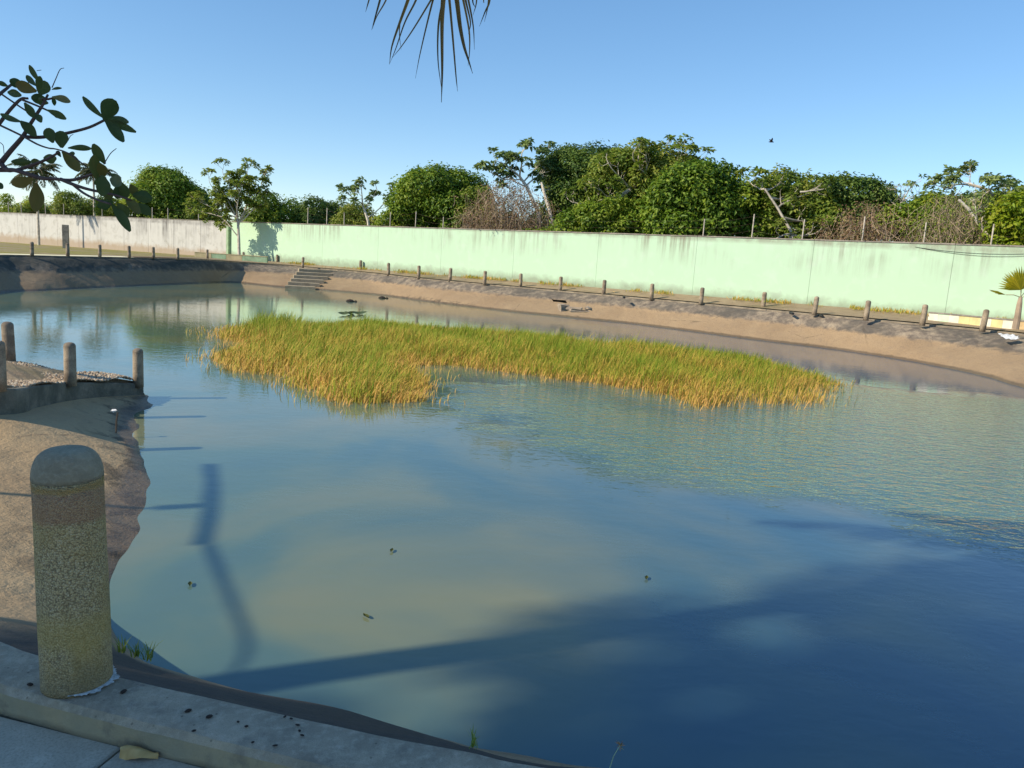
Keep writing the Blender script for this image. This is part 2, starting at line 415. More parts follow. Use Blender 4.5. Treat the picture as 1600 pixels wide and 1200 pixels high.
# ---- foliage
G = lambda *s: [(p, c) for p, c in s]
M['leaf_dense'] = leaf_mat('dense_green_leaf', G((0, (0.075, 0.144, 0.014)), (.5, (0.172, 0.287, 0.025)), (1, (0.310, 0.380, 0.041))), .42)
M['leaf_dark'] = leaf_mat('dark_green_leaf', G((0, (0.046, 0.098, 0.018)), (.5, (0.109, 0.190, 0.030)), (1, (0.196, 0.265, 0.048))), .35)
M['leaf_light'] = leaf_mat('light_green_leaf', G((0, (0.149, 0.230, 0.018)), (.5, (0.287, 0.380, 0.030)), (1, (0.437, 0.448, 0.052))), .45)
M['leaf_olive'] = leaf_mat('olive_leaf', G((0, (0.115, 0.184, 0.025)), (.5, (0.218, 0.305, 0.039)), (1, (0.356, 0.368, 0.063))), .42)
M['leaf_rosette'] = leaf_mat('rosette_leaf', G((0, (0.103, 0.172, 0.052)), (.5, (0.207, 0.299, 0.092)), (1, (0.333, 0.391, 0.127))), .4)
M['leaf_dry'] = leaf_mat('dry_brown_leaf', G((0, (0.230, 0.127, 0.075)), (.5, (0.368, 0.230, 0.138)), (1, (0.299, 0.287, 0.081))), .4)
M['leaf_lime'] = leaf_mat('lime_leaf', G((0, (0.127, 0.207, 0.011)), (.5, (0.241, 0.345, 0.017)), (1, (0.380, 0.402, 0.030))), .45)
M['palm_far'] = leaf_mat('coconut_frond', G((0, (.05, .075, .018)), (.6, (.11, .125, .030)), (1, (.24, .17, .05))), .3)
M['palm_near'] = leaf_mat('drying_frond', G((0, (.055, .050, .022)), (.5, (.15, .105, .030)), (1, (.24, .155, .030))), .35)
M['fan'] = leaf_mat('yellow_fan_leaf', G((0, (.15, .17, .010)), (.6, (.34, .32, .015)), (1, (.46, .38, .02))), .35)
M['leaf_near'] = leaf_mat('leathery_leaf', G((0, (.045, .085, .028)), (.5, (.085, .115, .030)), (1, (.19, .14, .035))), .45, .45, .3)
M['reed'] = leaf_mat('reed_blade', G((0, (.17, .29, .02)), (.35, (.38, .41, .04)), (.6, (.62, .43, .08)), (1, (.80, .44, .14))), .3, .6, .2)
M['weed'] = leaf_mat('weed_blade', G((0, (.10, .20, .02)), (1, (.26, .32, .06))), .35)
M['dead_leaf'] = leaf_mat('dead_leaf', G((0, (.46, .29, .10)), (1, (.66, .47, .20))), .2)
M['lily'] = leaf_mat('floating_leaf', G((0, (.05, .08, .03)), (1, (.10, .13, .05))), .2)
M['seed'] = simple('dark_seed', (.035, .025, .02), .9)


# ------------------------------------------------------------------ pond outline
def cr(P, n):
    """catmull-rom through P (open), n steps per span"""
    P = np.asarray(P, float); Q = np.vstack([2 * P[0] - P[1], P, 2 * P[-1] - P[-2]]); out = []
    for i in range(1, len(Q) - 2):
        p0, p1, p2, p3 = Q[i - 1:i + 3]
        for k in range(n):
            u = k / n
            out.append(.5 * (2 * p1 + (p2 - p0) * u + (2 * p0 - 5 * p1 + 4 * p2 - p3) * u * u + (3 * p1 - p0 - 3 * p2 + p3) * u ** 3))
    out.append(P[-1]); return np.array(out)

WZ = -1.3
K = []; W = []; HF = []; KW = []           # kerb point, water point, vertical kerb face, kerb width
def pair(k, w, hf=.05, kw=.215):
    K.append(k); W.append(np.array([w[0], w[1], WZ])); HF.append(hf); KW.append(kw)
# near bank, right (outside the frame) to left
pair((13.5, 6.6, 0), (11.6, 8.2)); pair((8.5, 3.9, 0), (7.6, 5.8)); pair((4.2, 2.45, 0), (4.0, 4.35)); pair((1.7, 2.12, 0), (1.7, 3.98))
pair(at(906, 1200), at(850, 1190, WZ)); pair(at(728, 1167), at(690, 1155, WZ)); pair(at(594, 1144), at(600, 1128, WZ))
pair(at(500, 1123), at(520, 1100, WZ)); pair(at(333, 1087), at(400, 1073, WZ)); pair(at(187, 1053), at(260, 1040, WZ), .07)
pair(at(63, 1020), at(200, 1007, WZ), .10); pair((-2.25, 2.79, 0), at(172, 960, WZ), .12)
# little bay at the left, mostly outside the frame
pair((-4.3, 3.0, 0), at(170, 925, WZ), .14, .3); pair((-6.6, 3.6, 0), at(180, 880, WZ), .14, .3); pair((-8.3, 4.8, -.04), at(205, 850, WZ), .16, .3)
pair((-8.7, 6.5, -.14), at(222, 800, WZ), .2, .28); pair((-7.7, 8.2, -.30), at(235, 760, WZ), .3, .26)
pair(at(0, 607, -.45), at(230, 738, WZ), .33, .22); pair(at(55, 603, -.6), at(215, 690, WZ), .30, .20)
pair(at(110, 598, -.75), at(222, 660, WZ), .27, .18); pair(at(165, 598, -.9), at(232, 640, WZ), .23, .16)
pair(at(224, 598, -1.05), at(241, 618, WZ), .19, .10)
# far side of the ramp and the left shore
pair(at(122, 582, -.8), at(122, 582, -.8) + np.array([.35, 1.0, 0]), .1, .14); pair(at(25, 563, -.55), at(25, 563, -.55) + np.array([.5, 1.6, 0]), .1, .16)
pair((-11.5, 13.2, -.1), (-10.6, 15.2), .1, .3); pair((-17.5, 19.5, .1), (-15.4, 20.4), .1, .3)
pair((-22.6, 28.5, .15), (-20.4, 28.8), .12, .3)
nA = len(K)
farK = [(0, 398, .15), (100, 400, .15), (200, 402, .15), (300, 405, .13), (400, 410, .0), (440, 413, -.05), (475, 418, -.08), (520, 420.5, -.08), (563, 424, -.08),
        (607, 430, -.08), (654, 435, -.08), (703, 439, -.08), (757, 444, -.08), (813, 448.5, -.08), (875, 454, -.08), (943, 460, -.07), (1018, 467, -.06),
        (1095, 474, -.05), (1192, 482, -.04), (1272, 491, -.02), (1353, 499, 0), (1442, 506, 0), (1537, 514, 0), (1600, 522, 0)]
farW = [(0, 457), (60, 455), (150, 450), (300, 443), (360, 441), (440, 449), (485, 452), (540, 456.5), (600, 462), (650, 468.5), (700, 475), (745, 480.5),
        (800, 487), (850, 492), (900, 497), (950, 502), (1000, 507), (1100, 520), (1200, 533), (1300, 545), (1400, 560), (1470, 573), (1540, 588), (1600, 606)]
fk = np.array([at(*q) for q in farK]); fs = fk.copy()
for it in range(2): fs[1:-1] = fs[1:-1] * .5 + (fs[:-2] + fs[2:]) * .25
fk[4:-1, :2] = fs[4:-1, :2]
for q, w in zip(fk, farW): pair(q, at(*w, WZ), .07, .28)
nB = len(K)
# right shore outside the frame, closing on the near bank
pair((19.4, 23.5, 0), (15.8, 20.0)); pair((19.2, 17.5, 0), (15.9, 16.5)); pair((17.3, 11.5, 0), (14.6, 12.2)); pair(K[0], W[0])
NS = 6
KC = cr(K, NS); WC = cr(W, NS); nK = len(KC)
hfC = np.interp(np.linspace(0, len(K) - 1, nK), range(len(K)), HF); kwC = np.interp(np.linspace(0, len(K) - 1, nK), range(len(K)), KW)
# corner at the ramp tip stays sharp
def outward(P):
    T = np.gradient(P[:, :2], axis=0); T /= np.linalg.norm(T, axis=1)[:, None] + 1e-9
    return np.stack([-T[:, 1], T[:, 0]], 1)
area = .5 * np.sum(KC[:-1, 0] * KC[1:, 1] - KC[1:, 0] * KC[:-1, 1])
ON = outward(KC) * (1 if area < 0 else -1)          # points away from the water
KO = KC.copy(); KO[:, :2] += ON * kwC[:, None]

def ringfaces(nu, nv, skip=None):
    F = []
    for i in range(nu - 1):
        for j in range(nv - 1):
            if skip and skip(i, j): continue
            F.append([i * nv + j, i * nv + j + 1, (i + 1) * nv + j + 1, (i + 1) * nv + j])
    return F
def vnoise(P, s, seed=0):
    """cheap smooth noise from a few sines"""
    r = np.random.default_rng(seed); out = 0
    for k in range(6):
        d = r.normal(size=3) * s; out = out + np.sin(P @ d + r.uniform(0, 6.28))
    return out / 6

# ---- bank: slope from the foot of the kerb to the water and on below it
fine = 4
uu = np.linspace(0, nK - 1, (nK - 1) * fine + 1)
def rs(A): return np.stack([np.interp(uu, range(nK), A[:, k]) for k in range(A.shape[1])], 1) if A.ndim == 2 else np.interp(uu, range(nK), A)
KF, WF, HFF, ONF = rs(KC), rs(WC), rs(hfC), rs(ON)
foot = KF.copy(); foot[:, 2] -= HFF; foot[:, :2] -= ONF * .015
under = WF + (WF - foot) * np.array([.75, .75, 0])[None] ; under[:, 2] = -2.3
vs = [0, .06, .12, .2, .28, .36, .43, .46, .55, .64, .73, .82, .9, .96, 1.0]
rows = [foot * (1 - v) + WF * v for v in vs] + [WF * .5 + under * .5 + np.array([0, 0, .05]), under]
BK = np.stack(rows, 1); nv = BK.shape[1]
far_u = (uu / NS >= nA - 1) & (uu / NS <= nB + 1)
for j, v in enumerate(vs):
    P = BK[:, j]
    nz = vnoise(P, 1.3, 3) * .05 + vnoise(P, 4.5, 5) * (.025 + .035 * far_u * (v < .44))
    lip = .075 if v < .44 else 0.0
    edge = vnoise(P, 1.6, 9) * .5 + .5
    if .3 < v < .44: lip *= np.where(edge > .35 + (v - .3) * 2.0, 1, .1)
    amt = np.clip(v / .12, 0, 1)
    BK[:, j, 2] += (nz + lip * far_u) * amt * (1 if v < .97 else .5)
    if v >= .9:
        BK[:, j, :2] += (ONF * (vnoise(P, 2.2, 21) * .06 + vnoise(P, 6, 22) * .035)[:, None]) * (v > .95)
# hole broken through the far bank
hx0, hx1 = at(878, 480, -.4)[0], at(906, 480, -.4)[0]
mid = BK[:, 7]
hole = far_u & (mid[:, 0] > hx0) & (mid[:, 0] < hx1)
skip = lambda i, j: hole[i] and hole[min(i + 1, len(hole) - 1)] and 5 <= j <= 6
bank = build('bank', BK.reshape(-1, 3), ringfaces(len(uu), nv, skip), M['bank'], smooth=True); tag(bank, kind='structure')
hi = np.where(hole)[0]
cav = BK[hi[0] - 1:hi[-1] + 2, 4:9].copy(); cav[1:-1, 1:-1, 2] -= .38; cav[1:-1, 1:-1, :2] += ONF[hi[0]:hi[-1] + 1][:, None, :] * .22
cav[..., 2] -= .03
tag(build('bank_cavity', cav.reshape(-1, 3), ringfaces(cav.shape[0], 5), M['dirt_dark']), kind='structure')

# ---- kerb ring
KOF = rs(KO); z3 = np.array([0, 0, 1.0])
ins_ = np.c_[ONF, np.zeros(len(ONF))]
kb = np.stack([foot - z3 * .25, KF - z3 * .022, KF + ins_ * .014 - z3 * .004, KF * .8 + KOF * .2, KF * .5 + KOF * .5, KF * .2 + KOF * .8, KOF - ins_ * .016 - z3 * .004, KOF - z3 * .024, KOF - z3 * .07, KOF - z3 * .4], 1)
for j in range(1, 9):
    P = kb[:, j]
    kb[:, j, 2] += vnoise(P, 3, 33) * .004 + vnoise(P, 14, 34) * .002
    if j in (1, 2, 6, 7, 8): kb[:, j, :2] += ONF * (vnoise(P, 7, 36 + j) * .005 + vnoise(P, 22, 46 + j) * .003)[:, None]
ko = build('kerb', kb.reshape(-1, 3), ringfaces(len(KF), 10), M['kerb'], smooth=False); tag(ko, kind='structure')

# ---- water and bed
def sheet(name, x0, x1, y0, y1, z, mat):
    o = build(name, [(x0, y0, z), (x1, y0, z), (x1, y1, z), (x0, y1, z)], [[0, 1, 2, 3]], mat); return tag(o, kind='structure')
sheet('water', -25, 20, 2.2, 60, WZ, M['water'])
sheet('pond_bed', -27, 21, 2.0, 62, -2.25, M['bed'])

# ---- ground: everything outside the kerb, meeting the foot of both walls
WA = np.array([-24.1, 64.2]); WB = np.array([20.7, 32.0]); WDIR = (WB - WA) / np.linalg.norm(WB - WA)
WC1 = WB + WDIR * 9; WL = np.array([-54.3, 81.0]); WLD = (WL - WA) / np.linalg.norm(WL - WA); WL2 = WL + WLD * 14
def wtop(s): return 2.95 + .40 * s / 55.2
def wbot(s): return .03 + .30 * s / 55.2
gv = []; gz = []
pn = np.arange(nK - 1)
zoff = np.where(np.arange(nK) < (nA - 10) * NS, -.20, .04)
zoff[(np.arange(nK) >= (nA - 10) * NS) & (np.arange(nK) <= (nA - 3) * NS)] = -.004
zoff[int((nB) * NS):] = -.05
GO = KC.copy(); GO[:, :2] += ON * (kwC * .93)[:, None]
for i in pn: gv.append(Vector(GO[i, :2])); gz.append(KC[i, 2] + zoff[i])
nring = len(gv); edges = [(i, (i + 1) % nring) for i in range(nring)]
def addpts(L):
    b = len(gv)
    for x, y, zz in L: gv.append(Vector((x, y))); gz.append(zz)
    return b
nw = 14
L = [(WL2 * (1 - k / 6) + WA * k / 6) for k in range(6)]; L = [(p[0], p[1], -.4 + .43 * k / 6) for k, p in enumerate(L)]
L += [(*(WA + (WC1 - WA) * k / nw), wbot(55.2 * k / nw * 1.16)) for k in range(nw + 1)]
b = addpts(L); edges += [(b + i, b + i + 1) for i in range(len(L) - 1)]
R = 2500
b = addpts([(R * math.cos(a * math.pi / 12), R * math.sin(a * math.pi / 12), 0) for a in range(24)]); edges += [(b + i, b + (i + 1) % 24) for i in range(24)]
addpts([(-60, -40, -.1), (60, -40, -.1), (-60, 30, 0), (60, 30, .2), (-90, 120, 0), (60, 90, .2), (0, 100, .1)])
co, ed, fa, ov, oe, of = delaunay_2d_cdt(gv, edges, [], 0, 1e-4)
ring = np.array([tuple(v) for v in gv[:nring]])
def inside(x, y, R=ring):
    x1, y1 = R[:, 0], R[:, 1]; x2, y2 = np.roll(x1, -1), np.roll(y1, -1)
    c = ((y1 > y) != (y2 > y)) & (x < (x2 - x1) * (y - y1) / (y2 - y1 + 1e-12) + x1)
    return c.sum() % 2 == 1
allv = np.array([tuple(v) for v in gv]); gz = np.array(gz); gV = []
for i, p in enumerate(co):
    if len(ov[i]): zz = gz[ov[i][0]]
    else:
        d = np.hypot(allv[:, 0] - p[0], allv[:, 1] - p[1]); zz = gz[d.argmin()]
    gV.append((p[0], p[1], zz))
gF = []
for f in fa:
    c = np.mean([gV[i] for i in f], 0)
    if not inside(c[0], c[1]): gF.append(f)
tag(build('ground', gV, gF, M['ground']), kind='structure')

# ---- pavement slabs at the photographer's feet
def kdir(i): return (KC[i + 1] - KC[i - 1])[:2]
pav = empty('pavement', (0, 0, 0)); tag(pav, kind='structure')
for a in range(-4, 6):
    for b_ in range(0, 4):
        J = at(172, 1182, -.10); ca_, sa_ = math.cos(math.radians(-14)), math.sin(math.radians(-14)); lx, ly = .51 + a * 1.02, -.45 - b_ * 1.02
        cx_, cy_ = J[0] + lx * ca_ - ly * sa_, J[1] + lx * sa_ + ly * ca_
        mb = MB(); mb.box((cx_, cy_, -.15), (1.008, 1.008, .1), math.radians(-14), .006, .002)
        mb.obj('slab', M['slab'], pav)

# ------------------------------------------------------------------ walls
def seg_box(mb, A, B, za0, za1, zb0, zb1, th, off=0.0, bev=0.0):
    """wall piece from A to B with its own bottom and top heights at each end"""
    A = np.array(A); B = np.array(B); d = (B - A) / np.linalg.norm(B - A); n = np.array([d[1], -d[0]])
    V = []
    for P, z0, z1 in ((A, za0, za1), (B, zb0, zb1)):
        for o_, zz in ((off, z0), (off, z1), (off - th, z1), (off - th, z0)):
            V.append((P[0] + n[0] * o_, P[1] + n[1] * o_, zz))
    mb.add(V, [[0, 1, 2, 3][::-1], [4, 5, 6, 7], [0, 4, 5, 1][::-1], [1, 5, 6, 2][::-1], [2, 6, 7, 3][::-1], [3, 7, 4, 0][::-1]])
gw = empty('green_wall'); tag(gw, 'long mint green painted boundary wall with dark drip stains along its top', 'wall')
Lg = np.linalg.norm(WC1 - WA); npan = 11
for k in range(npan):
    s0, s1 = Lg * k / npan, Lg * (k + 1) / npan - .012
    mb = MB(); seg_box(mb, WA + WDIR * s0, WA + WDIR * s1, wbot(s0) - .5, wtop(s0), wbot(s1) - .5, wtop(s1), .18)
    mb.obj('wall_panel', M['green'], gw)
mb = MB()
for k in range(22):
    s0, s1 = Lg * k / 22, Lg * (k + 1) / 22 - .02
    mb = MB(); seg_box(mb, WA + WDIR * s0, WA + WDIR * s1, wtop(s0) + .002, wtop(s0) + .06 + random.uniform(-.008, .008), wtop(s1) + .002, wtop(s1) + .06 + random.uniform(-.008, .008), .26, .035)
    mb.obj('coping', M['coping'], gw)
ww = empty('white_wall'); tag(ww, 'weathered whitewashed boundary wall with grey streaks left of the green wall', 'wall')
Lw = np.linalg.norm(WL2 - WA); npw = 14
for k in range(npw):
    s0, s1 = Lw * k / npw, Lw * (k + 1) / npw - .03
    zb = lambda s: .03 - .40 * s / 35; zt = lambda s: 2.95 - .21 * s / 35
    A, B = WA + WLD * s1, WA + WLD * s0
    mb = MB(); seg_box(mb, A, B, zb(s1) - .5, zt(s1), zb(s0) - .5, zt(s0), .18)
    mb.obj('wall_panel', M['white'], ww)
    mb = MB(); seg_box(mb, A, B, zt(s1) + .002, zt(s1) + .05, zt(s0) + .002, zt(s0) + .05, .24, .03)
    mb.obj('coping', M['coping'], ww)
# pier at the joint of both walls
mb = MB(); mb.box((WA[0] + .05, WA[1] - .12, 1.35), (.28, .3, 3.3), math.atan2(WDIR[1], WDIR[0]), .01)
tag(mb.obj('wall_pier', M['low_green']), 'narrow dull green pier where the white and green walls meet', 'pier')

# ------------------------------------------------------------------ fences standing behind the walls
def fence(name, label, pxs, hts, depf):
    f = empty(name); tag(f, label, 'fence'); tops = []
    for px, h in zip(pxs, hts):
        d = depf(px) + .5; p = dep(px, 360, d)
        z0 = -.1; z1 = h
        lean = random.uniform(-.05, .05)
        pts = [(p[0], p[1], z0), (p[0] + lean * .5, p[1], (z0 + z1) / 2), (p[0] + lean, p[1], z1)]
        MB().tube(pts, [.04, .036, .032], 6).obj('fence_post', M['bark_grey'], f); tops.append((p[0] + lean, p[1], z1))
    for lv in (.25, .6, .95):
        for i in range(len(tops) - 1):
            a, b = np.array(tops[i]), np.array(tops[i + 1]); a[2] -= lv - .15; b[2] -= lv - .15
            mids = [a * (1 - u) + b * u - np.array([0, 0, .1 * math.sin(math.pi * u)]) for u in np.linspace(0, 1, 6)]
            MB().tube(mids, .004, 3, False).obj('wire', M['rust'], f)
    return f
fence('wire_fence', 'wooden post and wire fence standing behind the green wall', [481, 510, 538, 609, 648, 692, 1100, 1176, 1255, 1350, 1447, 1553, 1660],
      [4.3, 4.3, 4.0, 4.1, 4.2, 3.9, 4.2, 4.5, 4.3, 4.5, 4.3, 4.3, 4.3], wall_dep)
wwd = lambda px: 1 / (1 / 63.3 + (1 / 80 - 1 / 63.3) * (357 - px) / 357)
fence('wire_fence', 'thin post and wire fence standing behind the white wall', [-60, -20, 15, 35, 72, 100, 160, 200, 238, 263, 310], [3.9] * 11, wwd)

# ------------------------------------------------------------------ bollards
def bollard_mesh(name, H, r, dome, mat, capmat, n=20, cap_share=.0):
    e = empty(name)
    if capmat:
        zc = H - dome
        prof = [(r * 1.02, 0), (r * 1.02, .02)] + [(r * (1.02 - .04 * k / 8) + random.uniform(-.002, .002), .02 + (zc - .02) * k / 8) for k in range(1, 9)]
        MB().lathe(prof, n).obj('shaft', mat, e, True)
        cp = [(r * .985 * math.cos(a) ** .5 if a < 1.5 else .004, zc + .001 + dome * math.sin(a)) for a in np.linspace(0, math.pi / 2, 10)]
        MB().lathe(cp, n).obj('cap', capmat, e, True)
    else:
        zc = H - dome
        prof = [(r * 1.05, -.05), (r * 1.03, zc * .3), (r, zc)] + [(r * math.cos(a) ** .8 if a < 1.5 else .004, zc + dome * math.sin(a)) for a in np.linspace(.2, math.pi / 2, 6)]
        MB().lathe(prof, n).obj('shaft', mat, e, True)
    return e
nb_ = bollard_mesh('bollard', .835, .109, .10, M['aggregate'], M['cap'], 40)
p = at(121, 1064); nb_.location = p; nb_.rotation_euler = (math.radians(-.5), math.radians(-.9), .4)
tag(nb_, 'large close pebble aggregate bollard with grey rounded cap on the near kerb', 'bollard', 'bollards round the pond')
fb = bollard_mesh('bollard', .80, .105, .075, M['bollard_far'], None, 14)
first = [True]
def far_bollard(px, py, z, label, s=1.0, lean=0.0):
    o = fb if first[0] else copy_tree(fb); first[0] = False
    o.location = at(px, py, z); o.scale = (s, s, s); o.rotation_euler = (random.uniform(-.03, .03), lean + random.uniform(-.03, .03), random.uniform(0, 6))
    tag(o, label, 'bollard', 'bollards round the pond')
far_bollard(-1, 606, -.45, 'bollard cut by the left photo edge on the ramp wall', .74)
far_bollard(110, 599, -.75, 'dark topped bollard in the middle of the concrete ramp wall', .78)
far_bollard(216, 601, -1.05, 'bollard at the outer tip of the concrete ramp wall', .80)
far_bollard(15, 566, -.58, 'bollard on the far gravel edge of the ramp', .80)
wd_ = ['first', 'second', 'third', 'fourth', 'fifth', 'sixth', 'seventh', 'eighth', 'ninth', 'tenth', 'eleventh', 'twelfth', 'thirteenth', 'fourteenth', 'fifteenth', 'sixteenth', 'seventeenth']
for i, (px, py) in enumerate([(50, 399), (106, 400), (156, 401), (202, 402), (240, 403), (278, 404)]):
    far_bollard(px, py, .15, 'bollard on the dark left bank in front of the white wall, %s from the left' % wd_[i], .82)
for i, (px, py, zz) in enumerate([(324, 404.5, .11), (380.5, 407.5, .03), (433, 411, -.03)]):
    far_bollard(px, py, zz, 'bollard at the %s of the two low wall segments by the small tree' % ['left end', 'middle', 'right end'][i] if i < 2 else 'bollard just right of the low wall by the tree shadow', .82)
far_bollard(473, 417.5, -.07, 'bollard at the left top corner of the concrete steps', .9)
far_bollard(521, 419.5, -.08, 'bollard at the right top corner of the concrete steps', .9)
for i, (px, py) in enumerate([(563, 424), (607, 429.5), (654, 434.5), (703, 439), (757, 444), (813, 448.5), (875, 454), (943, 460), (1018, 467), (1095, 474), (1192, 482), (1272, 491), (1353, 499)]):
    zz = float(np.interp(px, [q[0] for q in farK], [q[2] for q in farK]))
    far_bollard(px, py, zz, 'bollard on the far kerb before the green wall, %s to the right of the steps' % wd_[i], .98)
far_bollard(1441, 507, 0, 'bollard at the left end of the panelled planter wall', 1.0, -.05)
far_bollard(1535, 516, 0, 'rightmost bollard standing in front of the coloured planter panels', 1.0, -.05)

# ------------------------------------------------------------------ steps down the far bank
st = empty('stairs'); tag(st, 'worn concrete stairs running down the far bank to the water', 'stairs')
TL, TR = at(470, 419, -.1), at(524, 421.5, -.1); BL, BR = at(443, 451, WZ), at(488, 453, WZ)
for k in range(6):
    u0 = (k + .2) / 6; a = TL * (1 - u0) + BL * u0; b_ = TR * (1 - u0) + BR * u0
    ztop = -.13 - k * .195; ww_ = .62; mid_ = (a + b_) / 2; d = b_ - a
    mb = MB(); mb.box((mid_[0], mid_[1] - .15, ztop - .3), (np.linalg.norm(d[:2]) * 1.0, ww_, .6), math.atan2(d[1], d[0]) * .6, .02, .012)
    mb.obj('step', M['step'], st)

# ------------------------------------------------------------------ low walls and planter
lw = empty('low_wall'); tag(lw, 'low green and tan block wall beneath the small tree at the wall corner', 'low wall')
for i, (x0, x1, mt) in enumerate([(304, 330, 'low_tan'), (330.5, 353, 'low_green'), (353.5, 378, 'low_tan'), (378.5, 417, 'low_green')]):
    a = dep(x0, 395 + (x0 - 304) * .05, 57); b_ = dep(x1, 395 + (x1 - 304) * .05, 57); zt = .42
    mb = MB(); seg_box(mb, a[:2], b_[:2], -.4, zt, -.4, zt, .25); mb.obj('panel', M[mt], lw)
    mb = MB(); seg_box(mb, a[:2], b_[:2], zt + .002, zt + .05, zt + .002, zt + .05, .29, .02); mb.obj('coping', M['low_tan'], lw)
pl = empty('planter'); tag(pl, 'low planter wall of cream, yellow and orange panels before the green wall', 'planter')
pa, pb = at(1449, 504, .02), at(1760, 535, .02); nseg = 17
mats = ['tile_white', 'tile_mint', 'tile_white', 'tile_yellow', 'tile_yellow', 'tile_white', 'tile_yellow', 'tile_white', 'tile_orange', 'tile_white', 'tile_white', 'tile_yellow', 'tile_white', 'tile_orange', 'tile_white', 'tile_mint', 'tile_white']
for k in range(nseg):
    a = pa * (1 - k / nseg) + pb * (k / nseg); b_ = pa * (1 - (k + .985) / nseg) + pb * ((k + .985) / nseg)
    mb = MB(); seg_box(mb, a[:2], b_[:2], -.2, .42, -.2, .42, .14); mb.obj('panel', M[mats[k]], pl)
mb = MB(); seg_box(mb, pa[:2], pb[:2], .422, .47, .422, .47, .2, .03); mb.obj('coping', M['coping'], pl)
mb = MB(); seg_box(mb, pa[:2], pb[:2], -.2, .38, -.2, .38, .45, -.145); mb.obj('soil', M['ground'], pl)

# white pillar stub and grey pole before the white wall
a = dep(103, 384, 62); tag(MB().box((a[0], a[1], .8), (.42, .35, 2.1), .3, .03).obj('concrete_pillar', M['coping']), 'short grey concrete pillar standing before the white wall', 'pillar')
# hanging cable on the wall at right
pts = []
for u in np.linspace(0, 1, 14):
    px = 1430 + 250 * u; py = 386 + 0.02 * (px - 1430) + 26 * u * (1 - u) * 1.3; q = dep(px, py, wall_dep(px) - .12); pts.append(tuple(q))
cb = empty('wall_cable'); tag(cb, 'two dark cables sagging across the right end of the green wall', 'cable')
MB().tube(pts, .008, 4).obj('cable', M['cable'], cb)
MB().tube([(x, y, zz - .10 * math.sin(math.pi * k / 13)) for k, (x, y, zz) in enumerate(pts)], .007, 4).obj('cable', M['cable'], cb)

# ------------------------------------------------------------------ foliage machinery
def unit(A): return A / (np.linalg.norm(A, axis=-1, keepdims=True) + 1e-9)
def leaves(P, D, Nn, L, Wd, tint, fold=.25, droop=.15):
    """4-vertex folded leaves: returns V, T, tint per vertex"""
    n = len(P); D = unit(D); B = unit(np.cross(D, Nn)); Nn = np.cross(B, D)
    L = np.broadcast_to(L, n)[:, None]; Wd = np.broadcast_to(Wd, n)[:, None]
    m_ = P + D * L * .5 + Nn * Wd * fold; tip = P + D * L - Nn * L * droop
    V = np.stack([P, m_ - B * Wd * .5, tip, m_ + B * Wd * .5], 1).reshape(-1, 3)
    i = np.arange(n)[:, None] * 4
    T = np.concatenate([i + np.array([[0, 1, 2]]), i + np.array([[0, 2, 3]])], 1).reshape(-1, 3)
    return V, T, np.repeat(tint, 4)
def lobes_for(c, rx, ry, rz, n, rg, flat=.0, lo=.3, hi=.48):
    """clump centres spread over an ellipsoid, upper part favoured"""
    L = []
    for k in range(n):
        d = unit(rg.normal(size=3)); d[2] = d[2] * (1 - flat)
        if d[2] < -.5: d[2] *= .5
        rr = rg.uniform(.35, .80); s = rg.uniform(lo, hi)
        L.append((c + d * rr * np.array([rx, ry, rz]), s * min(rx, rz) * rg.uniform(.85, 1.2)))
    return L
def crown(name, lobes, nper, L, Wd, mat, parent, rg, up=.5, tvar=.28, tbase=.5, out=1.0, squash=.8):
    Ps, Ds, Ns, Ts = [], [], [], []
    cs = np.array([l[0] for l in lobes]); rs_ = np.array([l[1] for l in lobes])
    for k, (c, r) in enumerate(lobes):
        n = int(nper * r * r); u = unit(rg.normal(size=(n, 3))); rad = r * np.where(rg.random(n) < .14, rg.uniform(1.0, 1.28, n), rg.uniform(.4, 1.05, n) ** .6)
        bump_ = 1 + .18 * np.sin(u @ rg.normal(size=3) * 5 + 1) + .12 * np.sin(u @ rg.normal(size=3) * 9)
        p = c + u * (rad * bump_)[:, None] * np.array([1, 1, squash])
        d2 = np.linalg.norm((p[:, None] - cs[None]) / np.array([1, 1, squash]), axis=2) / rs_[None]; d2[:, k] = 9
        keep = d2.min(1) > .62
        p, uu_ = p[keep], u[keep]; n = len(p)
        nn = unit(uu_ * .7 + np.array([0, 0, up]) + rg.normal(size=(n, 3)) * .32)
        dd = unit(np.cross(nn, rg.normal(size=(n, 3)))) + uu_ * .35 * out + np.array([0, 0, -.25])
        Ps.append(p); Ds.append(dd); Ns.append(nn); Ts.append(np.clip(tbase + rg.normal() * .2 + rg.normal(size=n) * tvar, 0, 1))
    P = np.concatenate(Ps); D = np.concatenate(Ds); N_ = np.concatenate(Ns); T_ = np.concatenate(Ts)
    s = rg.uniform(.7, 1.3, len(P))
    V, T, tt = leaves(P, D, N_, L * s, Wd * s, T_)
    o = build_tris(name, V, T, mat, parent, tt); o['kind'] = 'stuff'; return o
def limb(mb, a, b, r0, r1, rg, wob=.12, n=6, sides=6):
    a = np.array(a, float); b = np.array(b, float); l = np.linalg.norm(b - a); pts = []
    o1 = rg.normal(size=3) * wob * l; 
    for u in np.linspace(0, 1, n): pts.append(a * (1 - u) + b * u + o1 * math.sin(math.pi * u) + rg.normal(size=3) * wob * .15 * l * (0 < u < 1))
    mb.tube(pts, [r0 + (r1 - r0) * u for u in np.linspace(0, 1, n)], sides, False); return pts
class FTree:
    """a tree beyond the wall, its place given by what the photo shows"""
def spot(px, off, left=False):
    d = (wwd(px) if px < 357 else wall_dep(px)) + off
    p = dep(px, 380, d); return np.array([p[0], p[1], 0.0]), d
